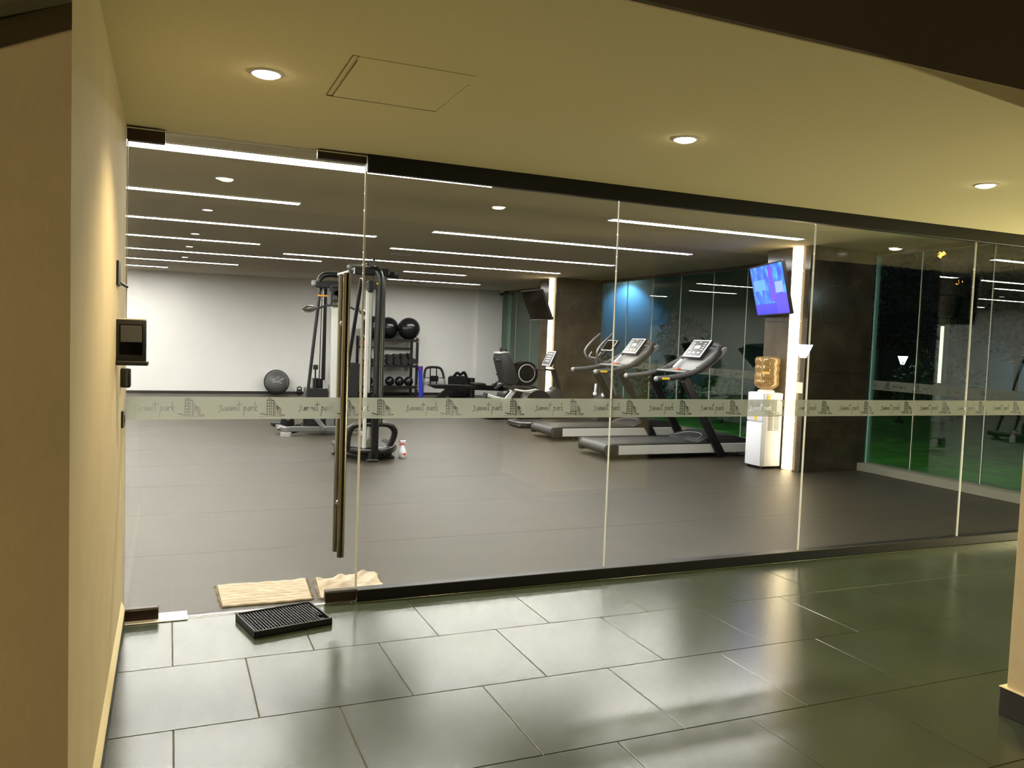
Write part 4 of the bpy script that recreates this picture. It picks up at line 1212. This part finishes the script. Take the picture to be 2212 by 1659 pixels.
# ================================================================== BACK WALL KIT
# storage rack
rx0, rx1, ry0, ry1 = 4.36, 5.70, 14.48, 14.98
t = thing('storage_rack', 'black steel storage rack with three shelves against the back wall', 'rack', ((rx0 + rx1) / 2, 14.73, 0))
for x in (rx0, rx1):
    for y in (ry0, ry1):
        obj('post', B().box((x - 0.03, y - 0.03, 0.0), (x + 0.03, y + 0.03, 1.42), 0.006), 'black_paint', t)
for z in (0.24, 0.745, 1.36):
    sh = obj('shelf', B().box((rx0, ry0 - 0.02, z - 0.025), (rx1, ry1, z), 0.004).box((rx0, ry0 - 0.035, z - 0.045), (rx1, ry0 - 0.01, z + 0.02), 0.004), 'black_paint', t)
    for x in (rx0 - 0.0, rx1):
        obj('bolt', B().cyl((x, ry0 - 0.045, z + 0.04), (x, ry0 - 0.025, z + 0.04), 0.012, n=10).cyl((x, ry0 - 0.045, z - 0.04), (x, ry0 - 0.025, z - 0.04), 0.012, n=10), 'chrome', sh)
obj('cross_rail', B().box((rx0, ry1 - 0.02, 1.13), (rx1, ry1 + 0.01, 1.17), 0.004), 'grey_plastic', t)
for i, x in enumerate((4.62, 5.06, 5.50)):
    r = 0.268
    y = 14.56 if i != 1 else 14.87
    o = tag(obj('exercise_ball', B().sph((x, y, 1.36 + r), r, 40), 'ball_rubber'), ['large black exercise ball at the door-side end of the rack top', 'large black exercise ball in the middle of the rack top', 'large black exercise ball at the treadmill-side end of the rack top'][i], 'ball', 'exercise balls on the rack')
    obj('plug', B().cyl((x + r * 0.72, y - r * 0.55, 1.36 + r - 0.12), (x + r * 0.74, y - r * 0.57, 1.36 + r - 0.123), 0.012, n=10), 'light_grey_plastic', o)


def dumbbell(x, y, z, r, label):
    t = thing('hex_dumbbell', label, 'dumbbell', (x, y, z), 'hex dumbbells on the middle shelf')
    for s_ in (-1, 1):
        obj('head', B().cyl((x, y + s_ * 0.075, z + r * 0.87), (x, y + s_ * 0.17, z + r * 0.87), r, n=6), 'rubber_black', t)
    obj('grip', B().cyl((x, y - 0.08, z + r * 0.87), (x, y + 0.08, z + r * 0.87), 0.015, n=10), 'chrome', t)


pos_words = ['first', 'second', 'third', 'fourth', 'fifth', 'sixth', 'seventh', 'eighth']
for i in range(7):
    r = 0.062 + 0.006 * i
    x = 4.50 + i * 0.178
    dumbbell(x, 14.62, 0.766, r, 'black hex dumbbell in the front row of the middle shelf, %s from the door side' % pos_words[i])
for i in range(4):
    dumbbell(5.05 + i * 0.17, 14.72, 0.766 + 0.125 + 0.012 * i, 0.060, 'black hex dumbbell stacked on top, %s of the upper four from the door side' % pos_words[i])
for i, x in enumerate((4.58, 4.84, 5.10, 5.34, 5.57)):
    o = tag(obj('medicine_ball', B().sph((x, 14.70, 0.24 + 0.115), 0.115, 28), 'ball_rubber'), 'small black medicine ball on the bottom shelf, %s from the door side' % pos_words[i], 'ball', 'medicine balls on the bottom shelf')
    obj('seam', B().torus((x, 14.70, 0.355), 0.1155, 0.003, 'x', 32, 6), 'charcoal_plastic', o)
tag(obj('resistance_band', B().tube([(4.44, 14.42, 1.30), (4.47, 14.40, 1.0), (4.45, 14.40, 0.55), (4.42, 14.41, 0.50), (4.40, 14.41, 0.55), (4.42, 14.41, 1.0), (4.41, 14.42, 1.30), (4.425, 14.42, 1.34)], 0.014, 8, 5, closed=True), 'orange'), 'orange resistance band hanging from the rack post', 'band')
t = thing('plyo_box', 'black plyometric box on the floor beside the storage rack', 'box', (4.0, 14.6, 0))
obj('body', B().box((3.78, 14.3, 0.0), (4.27, 14.85, 0.78), 0.012), 'black_plastic', t)
obj('hand_slot', B().box((3.95, 14.297, 0.55), (4.10, 14.302, 0.60), 0.001), 'charcoal_plastic', t)
t = thing('foam_pole', 'bright blue foam pole with purple cap leaning beside the rack', 'foam roller', (5.79, 14.37, 0))
obj('pole', B().cyl((5.79, 14.37, 0.0), (5.765, 14.385, 0.66), 0.050, n=20), 'blue_foam', t)
obj('cap', B().cyl((5.766, 14.385, 0.64), (5.762, 14.387, 0.74), 0.060, n=20), 'purple_cap', t)
t = thing('push_up_frame', 'tubular ab roller frame with padded head rest by the back wall', 'ab roller', (6.22, 14.75, 0))
obj('frame', B().tube([(5.90, 14.6, 0.02), (5.95, 14.7, 0.35), (6.0, 14.78, 0.62), (6.09, 14.8, 0.70), (6.35, 14.8, 0.70), (6.44, 14.78, 0.62), (6.49, 14.7, 0.35), (6.54, 14.6, 0.02)], 0.022, 10, 4), 'silver_paint', t)
obj('grip', B().tube([(5.965, 14.72, 0.44), (6.0, 14.78, 0.62), (6.09, 14.8, 0.70), (6.35, 14.8, 0.70), (6.44, 14.78, 0.62), (6.475, 14.72, 0.44)], 0.03, 10, 4), 'rubber_black', t)
for x in (6.14, 6.30):
    obj('strap', B().cyl((x, 14.8, 0.70), (x, 14.76, 0.28), 0.014, n=8), 'fabric_black', t)
obj('head_rest', B().box((6.11, 14.70, 0.36), (6.33, 14.76, 0.50), 0.02, 2), 'fabric_black', t)
obj('cross_tube', B().cyl((5.97, 14.73, 0.45), (6.47, 14.73, 0.45), 0.012, n=8), 'silver_paint', t)
t = thing('gym_bag', 'bulky black weighted vest bag standing by the back wall', 'bag', (6.72, 14.35, 0))
obj('body', B().box((6.50, 14.2, 0.0), (6.97, 14.55, 0.52), 0.07, 3), 'fabric_black', t)
for i in range(3):
    obj('pocket', B().box((6.53 + i * 0.145, 14.165, 0.10), (6.655 + i * 0.145, 14.22, 0.40), 0.025, 2), 'fabric_black', t)
obj('collar', B().tube([(6.58, 14.3, 0.50), (6.66, 14.28, 0.60), (6.74, 14.27, 0.56), (6.84, 14.28, 0.615), (6.91, 14.3, 0.51)], 0.035, 8, 4), 'fabric_black', t)
obj('buckle', B().box((6.72, 14.16, 0.24), (6.75, 14.17, 0.27), 0.003), 'grey_plastic', t)
t = thing('foam_roller', 'black foam roller standing upright beside the bag', 'foam roller', (7.07, 14.35, 0))
obj('body', B().cyl((7.07, 14.35, 0.0), (7.07, 14.35, 0.475), 0.078, n=26), 'rubber_black', t)
obj('end_ring', B().torus((7.07, 14.35, 0.475), 0.062, 0.008, 'z', 24, 6), 'charcoal_plastic', t)
# bosu
bx, by = 2.50, 14.93
t = thing('balance_dome', 'grey balance dome leaning on its black rim against the back wall', 'balance dome', (bx, by, 0))
Mb = Matrix.Rotation(math.radians(78), 4, 'X')
obj('dome', B().lathe([(0.265, 0.0), (0.26, 0.05), (0.235, 0.12), (0.17, 0.185), (0.08, 0.215), (0, 0.222)], (bx, by, 0.288), 40, Mb), 'dome_grey', t)
obj('rim', B().lathe([(0, -0.045), (0.25, -0.045), (0.283, -0.03), (0.287, 0.0), (0.272, 0.02), (0.25, 0.02), (0, 0.02)], (bx, by, 0.288), 40, Mb), 'rubber_black', t)
lg = B()
for u, v, a, w in ((0.0, 0.075, 0.5, 0.07), (-0.09, 0.03, -0.35, 0.09), (0.08, 0.02, 0.35, 0.09), (-0.01, -0.03, 0.0, 0.10), (-0.09, -0.04, 0.3, 0.05), (0.06, -0.05, -0.3, 0.06)):
    rr = math.hypot(u, v)
    z = 0.224 - 0.9 * rr * rr
    Mr = Matrix.Translation((bx, by, 0.288)) @ Mb @ Matrix.Translation((u, v, z)) @ Matrix.Rotation(a, 4, 'Z')
    lg.box((-w / 2, -0.009, -0.004), (w / 2, 0.009, 0.002), 0.0, 1, Mr)
o = obj('emblem', lg, 'light_grey_plastic', t)
t = thing('kettlebell', 'tiny black kettlebell on the floor right beside the balance dome', 'kettlebell', (3.02, 14.95, 0))
obj('bell', B().sph((3.02, 14.95, 0.062), 0.068, 18, (1, 1, 0.92)), 'rubber_black', t)
obj('handle', B().tube([(2.98, 14.95, 0.10), (2.975, 14.95, 0.15), (3.02, 14.95, 0.178), (3.065, 14.95, 0.15), (3.06, 14.95, 0.10)], 0.014, 8, 4), 'rubber_black', t)
t = thing('stability_disc', 'thin black wobble disc lying on the gym floor behind the frosted band', 'disc', (2.02, 9.1, 0))
obj('disc', B().lathe([(0, 0.0), (0.12, 0.0), (0.17, 0.02), (0.175, 0.05), (0.13, 0.065), (0, 0.07)], (1.83, 8.55, 0.0), 30), 'rubber_black', t)
obj('valve', B().cyl((1.83, 8.43, 0.03), (1.83, 8.41, 0.03), 0.01, n=8), 'charcoal_plastic', t)


# ================================================================== TELEVISIONS
def television(c, yaw, tilt, screen, label, anchor):
    w, h = 1.08, 0.62
    n = Vector((math.cos(yaw), math.sin(yaw), 0))
    u = Vector((-n.y, n.x, 0))
    nn = n * math.cos(tilt) - Vector((0, 0, 1)) * math.sin(tilt)
    v = nn.cross(u)
    R = Matrix((u, v, nn)).transposed()
    c = Vector(c)
    t = thing('television', label, 'television', c, None)
    obj('body', B().obox(c - nn * 0.02, (w, h, 0.035), R, 0.004), 'black_plastic', t)
    s = B().quad(*[c + nn * 0.0005 + u * a + v * b_ for a, b_ in ((-w / 2 + .014, -h / 2 + .018), (w / 2 - .014, -h / 2 + .018), (w / 2 - .014, h / 2 - .014), (-w / 2 + .014, h / 2 - .014))])
    so = obj('screen', s, screen, t)
    uv = so.data.uv_layers.new(name='uv')
    for lp, q in zip(so.data.polygons[0].loop_indices, ((0, 0), (1, 0), (1, 1), (0, 1))):
        uv.data[lp].uv = q
    obj('frame', B().obox(c + v * (h / 2 - 0.005) , (w, 0.012, 0.008), R, 0.002).obox(c - v * (h / 2 - 0.007), (w, 0.016, 0.008), R, 0.002)
        .obox(c + u * (w / 2 - 0.006), (0.012, h, 0.008), R, 0.002).obox(c - u * (w / 2 - 0.006), (0.012, h, 0.008), R, 0.002), 'black_paint', t)
    obj('top_edge', B().obox(c + v * (h / 2 + 0.001) - nn * 0.005, (w, 0.004, 0.010), R), 'pale_alu', t)
    obj('back_box', B().obox(c - nn * 0.06 - v * 0.08, (w * 0.6, h * 0.5, 0.06), R, 0.02), 'black_plastic', t)
    br_ = obj('wall_bracket', B().beam(c - nn * 0.07, anchor, 0.05, 0.06, 0.004).beam(c - nn * 0.07 - Vector((0, 0, .12)), Vector(anchor) - Vector((0, 0, .12)), 0.05, 0.05, 0.004), 'black_paint', t)
    obj('wall_plate', B().box((anchor[0] - 0.03, anchor[1] - 0.10, anchor[2] - 0.22), (anchor[0] + 0.003, anchor[1] + 0.10, anchor[2] + 0.12), 0.004), 'black_paint', br_)
    return t


television((6.82, 3.45, 2.165), 2.792, 0.2226, 'screen_blue', 'tilted wall television showing a bright blue picture above the water dispenser', (7.128, 3.62, 2.16))
television((6.81, 10.14, 2.144), 3.10, 0.406, 'screen_dark', 'tilted wall television with a black switched-off screen on the far column', (7.128, 10.35, 2.14))

# ================================================================== WATER DISPENSER
dx0, dx1, dy0, dy1 = 6.815, 7.115, 3.44, 3.73
t = thing('water_dispenser', 'white floor-standing water dispenser beside the marble column', 'water dispenser', ((dx0 + dx1) / 2, (dy0 + dy1) / 2, 0))
obj('cabinet', B().box((dx0 + 0.012, dy0, 0.025), (dx1, dy1, 0.925), 0.014, 2), 'white_plastic', t)
obj('side_panel', B().box((dx0 + 0.05, dy0 - 0.003, 0.03), (dx1 - 0.005, dy0 + 0.004, 0.92), 0.002), 'off_white_plastic', t)
obj('front_door', B().box((dx0 - 0.004, dy0 + 0.004, 0.03), (dx0 + 0.02, dy1 - 0.004, 0.56), 0.012, 2), 'white_plastic', t)
obj('front_panel', B().box((dx0 - 0.002, dy0 + 0.004, 0.57), (dx0 + 0.02, dy1 - 0.004, 0.70), 0.010, 2), 'white_plastic', t)
obj('tap_panel', B().box((dx0 + 0.001, dy0 + 0.004, 0.71), (dx0 + 0.02, dy1 - 0.004, 0.92), 0.010, 2), 'white_plastic', t)
for y, m_ in ((dy0 + 0.09, 'blue_foam'), (dy1 - 0.09, 'red')):
    obj('tap', B().cyl((dx0 - 0.03, y, 0.80), (dx0 + 0.01, y, 0.80), 0.014, n=12).cyl((dx0 - 0.028, y, 0.77), (dx0 - 0.028, y, 0.80), 0.010, n=10), 'white_plastic', t)
obj('tap_label', B().box((dx0 - 0.0032, dy0 + 0.10, 0.585), (dx0 - 0.002, dy0 + 0.145, 0.66)), 'yellow', t)
obj('sticker', B().box((dx0 + 0.055, dy0 - 0.005, 0.845), (dx0 + 0.095, dy0 - 0.002, 0.89)), 'yellow', t)
lv = B()
for k in range(14):
    for x in (dx0 + 0.085, dx0 + 0.175):
        lv.box((x, dy0 - 0.006, 0.47 + k * 0.0165), (x + 0.075, dy0 - 0.001, 0.476 + k * 0.0165))
o = obj('louvres', lv, 'grey_plastic', t)
for x in (dx0 + 0.04, dx1 - 0.04):
    for y in (dy0 + 0.03, dy1 - 0.03):
        obj('foot', B().cyl((x, y, 0), (x, y, 0.03), 0.018, n=12), 'black_plastic', t)
bcx, bcy = 6.972, 3.585
obj('neck_ring', B().lathe([(0.10, 0.92), (0.10, 0.945), (0.085, 0.955), (0.06, 0.955), (0.06, 0.92)], (bcx, bcy, 0), 30), 'white_plastic', t)
t = thing('water_bottle', 'large amber-lit clear water bottle upside down on the dispenser', 'water bottle', (bcx, bcy, 0.956))
prof = [(r_ * 1.14, z_) for r_, z_ in [(0, 0.957), (0.045, 0.957), (0.06, 0.965), (0.10, 0.985), (0.128, 1.02), (0.132, 1.05), (0.126, 1.075), (0.122, 1.09), (0.130, 1.105), (0.130, 1.135), (0.121, 1.15), (0.121, 1.185), (0.130, 1.20), (0.130, 1.235), (0.122, 1.25), (0.122, 1.27), (0.131, 1.285), (0.131, 1.33), (0.118, 1.352), (0.09, 1.362), (0, 1.364)]]
obj('shell', B().lathe(prof, (bcx, bcy, 0), 40), 'amber_bottle', t, 60)
obj('label', B().obox((bcx - 0.0995, bcy - 0.0995, 1.168), (0.003, 0.085, 0.030), (0, 0, 0.785), 0.001), 'amber_label', t)

# security camera
t = thing('security_camera', 'small dark dome camera at the ceiling corner of the back wall', 'camera', (8.05, 15.0, 2.62))
obj('dome', B().sph((8.05, 15.0, 2.63), 0.055, 18), 'black_plastic', t)
obj('mount', B().cyl((8.05, 15.0, 2.64), (8.05, 15.0, HG), 0.065, n=20), 'white_plastic', t)


# ================================================================== GARDEN OUTSIDE
struct('ground_garden', B().box((8.3, -14, -0.3), (60, 60, -0.02)), 'lawn', 'green lawn outside the garden glass')
struct('ground_path', B().box((-30, -40, -0.3), (8.3, -6.4, -0.01)).box((8.3, -40, -0.3), (60, -14.0, -0.01)).box((-30, -6.4, -0.3), (-2.2, -2.4, -0.01)), 'concrete', 'plain paving outside the entrance')
struct('wall_outside', B().box((8.6, 15.6, -0.1), (22, 15.9, 4.4)), 'garden_wall', 'pale outside wall washed in blue light beyond the glass')
struct('wall_garden', B().box((26, -4, -0.1), (26.3, 34, 2.0)), 'garden_wall', 'low garden wall lit pale blue beyond the lawn')


def foliage(b, c, rad, n, s, rnd):
    bm = b.bm
    for _ in range(n):
        while True:
            p = Vector((rnd.uniform(-1, 1), rnd.uniform(-1, 1), rnd.uniform(-1, 1)))
            if 0.35 < p.length < 1:
                break
        p = Vector((p.x * rad[0], p.y * rad[1], p.z * rad[2])) + Vector(c)
        a = Vector((rnd.uniform(-1, 1), rnd.uniform(-1, 1), rnd.uniform(-1, 1))).normalized()
        d_ = a.orthogonal().normalized()
        L = s * rnd.uniform(0.7, 1.4)
        bm.faces.new([bm.verts.new(p - a * L), bm.verts.new(p + d_ * L * 0.45), bm.verts.new(p + a * L), bm.verts.new(p - d_ * L * 0.45)])


def tree(x, y, h, r, label, m='leaf', n=1500, seed=1):
    rnd = random.Random(seed)
    t = thing('garden_tree', label, 'tree', (x, y, -0.02), 'trees in the garden')
    obj('trunk', B().tube([(x, y, -0.02), (x + 0.05, y, h * 0.35), (x - 0.03, y + 0.05, h * 0.75)], 0.06, 8, 3, rs=[0.08, 0.06, 0.03]), 'bark', t)
    b = B()
    foliage(b, (x, y, h * 0.72), (r, r, h * 0.32), n, 0.09, rnd)
    foliage(b, (x + r * 0.4, y - r * 0.3, h * 0.55), (r * 0.7, r * 0.7, h * 0.18), n // 3, 0.09, rnd)
    obj('crown', b, m, t)


def bush(x, y, h, r, label, m='leaf', n=900, seed=1):
    rnd = random.Random(seed)
    t = thing('garden_bush', label, 'bush', (x, y, -0.02), 'bushes in the garden')
    obj('stem', B().tube([(x, y, -0.02), (x, y, h * 0.6)], 0.03, 6), 'bark', t)
    b = B()
    foliage(b, (x, y, h * 0.52), (r, r, h * 0.5), n, 0.06, rnd)
    obj('leaves', b, m, t)


tree(14.8, 10.6, 3.0, 0.9, 'leafy tree outside between the two marble columns', 'leaf_dark', 1200, 2)
tree(12.9, 13.9, 2.2, 0.7, 'slim tree in front of the blue-lit outside wall', 'leaf_dark', 1300, 3)
tree(16.5, 8.5, 4.6, 1.5, 'dark tree deep in the garden beyond the near column', 'leaf_dark', 1800, 4)
tree(18.5, 12.5, 3.8, 1.2, 'round tree before the low garden wall', 'leaf_dark', 1300, 5)
tree(11.9, 19.0, 4.5, 1.3, 'tree behind the outside wall at the far end', 'leaf_dark', 1200, 6)
tree(20.0, 9.6, 3.2, 0.8, 'small thin tree silhouetted against the blue garden wall', 'leaf_dark', 700, 16)
for i, (x, y, h, r) in enumerate([(10.2, 8.6, 0.9, 0.6), (10.6, 11.4, 1.1, 0.7), (9.9, 6.6, 0.6, 0.4), (14.6, 7.4, 1.6, 0.9), (10.0, 13.4, 1.2, 0.6)]):
    bush(x, y, h, r, ['low round bush outside behind the treadmills', 'wide bush outside by the far column', 'smallest bush outside behind the water dispenser', 'tall broad bush out on the lawn', 'leafy bush near the blue-lit wall'][i], ['leaf', 'leaf_dark'][i % 2], 800, 20 + i)


def lantern(x, y, z, w, label, glow='lantern_glow'):
    t = thing('garden_lantern', label, 'lantern', (x, y, -0.02), 'white garden lanterns on posts')
    obj('post', B().cyl((x, y, -0.02), (x, y, z - 0.11), 0.022, n=12).lathe([(0.09, -0.02), (0.09, 0.03), (0.04, 0.06), (0.025, 0.10)], (x, y, 0), 16), 'charcoal_plastic', t)
    obj('lamp_glass', B().lathe([(0, z - 0.11), (0.035, z - 0.11), (w, z + 0.06), (0, z + 0.06)], (x, y, 0), 6), glow, t)
    obj('cap', B().lathe([(w * 1.08, z + 0.06), (w * 1.08, z + 0.085), (w * 0.5, z + 0.12), (0, z + 0.125)], (x, y, 0), 6), 'charcoal_plastic', t)


lantern(7.72, -3.8, 1.47, 0.115, 'white glowing lantern on a post beside the entrance path')
lantern(-6.0, -6.2, 2.30, 0.26, 'unseen warm fill lamp on a post, added to light the end of the stucco wall', 'warm_fill_glow')  # added out of view to light the outer face of the stucco wall
lantern(14.6, 8.30, 1.34, 0.10, 'white glowing lantern on a post out in the dark garden', 'far_lantern_glow')
t = thing('reflection_post', 'slim square post added with a glowing strip in place of a reflected vertical light', 'reflection stand-in', (11.9, 5.15, -0.02))  # added post; its glowing strip stands in for a reflected vertical light
obj('post', B().box((11.86, 5.10, -0.02), (11.96, 5.20, 2.1), 0.006), 'concrete', t)
obj('reflection_strip', B().box((11.853, 5.12, 1.0), (11.861, 5.18, 1.93)), 'reflection_glow', t)
obj('sign_plate', B().box((11.855, 5.08, 1.98), (11.862, 5.22, 2.10), 0.002), 'grey_plastic', t)
for i, (x, y, z) in enumerate([(30.5, 20.5, 5.6), (32.0, 20.8, 4.6)]):
    t = thing('street_lamp', ['orange glowing street lamp far beyond the garden, the taller one', 'orange glowing street lamp far beyond the garden, the lower one'][i], 'street lamp', (x, y, -0.02), 'orange street lamps')
    obj('pole', B().cyl((x, y, -0.02), (x, y, z), 0.05, n=10).cyl((x, y, z), (x - 0.5, y - 0.3, z + 0.15), 0.035, n=8), 'charcoal_plastic', t)
    obj('globe', B().sph((x - 0.5, y - 0.3, z + 0.05), 0.16, 16), 'sodium_glow', t)


def garden_flood(name, x, y, z, tx, ty, tz, watts, col, label, size=70):
    t = thing(name, label, 'floodlight', (x, y, z), None)
    d_ = (Vector((tx, ty, tz)) - Vector((x, y, z))).normalized()
    q = d_.to_track_quat('-Z', 'Y')
    R = q.to_matrix()
    c = Vector((x, y, z))
    obj('housing', B().obox(c - d_ * 0.05, (0.16, 0.12, 0.08), R, 0.01), 'charcoal_plastic', t)
    obj('mount', B().cyl(c - d_ * 0.08, (x, y + 0.42, z) if z > 2.8 else (x, y, -0.02), 0.02, n=8), 'charcoal_plastic', t)
    obj('lens', B().obox(c - d_ * 0.008, (0.14, 0.10, 0.006), R, 0.001), 'lantern_glow', t)
    ld = bpy.data.lights.new(name + '_beam', 'SPOT')
    ld.energy = watts
    ld.color = col
    ld.spot_size = math.radians(size)
    ld.spot_blend = 0.6
    ld.shadow_soft_size = 0.08
    lo = bpy.data.objects.new(name + '_beam', ld)
    COL.objects.link(lo)
    lo.parent = t
    lo.rotation_euler = q.to_euler()
    lo.location = d_ * 0.02


garden_flood('blue_floodlight', 12.2, 15.2, 3.35, 12.2, 15.6, 0.6, 190, (0.15, 0.42, 1.0), 'blue floodlight at the top of the outside wall', 120)
garden_flood('wall_floodlight', 22.5, 10.5, 0.15, 26.0, 11.0, 0.9, 160, (0.22, 0.62, 1.0), 'blue ground floodlight aimed at the low garden wall', 100)
garden_flood('ceiling_fill_light', 9.3, -1.25, 0.35, 4.5, -1.2, 2.3, 900, (1.0, 0.89, 0.46), 'unseen warm fill light added to brighten the entrance ceiling', 120)  # added out of view to lift the entrance ceiling from the right
garden_flood('lawn_fill_light', 9.7, 0.35, 2.3, 11.0, 3.6, 0.0, 120, (0.80, 1.0, 0.45), 'unseen fill light added beside the entrance to brighten the lawn', 85)  # added out of view to brighten the lawn behind the glass
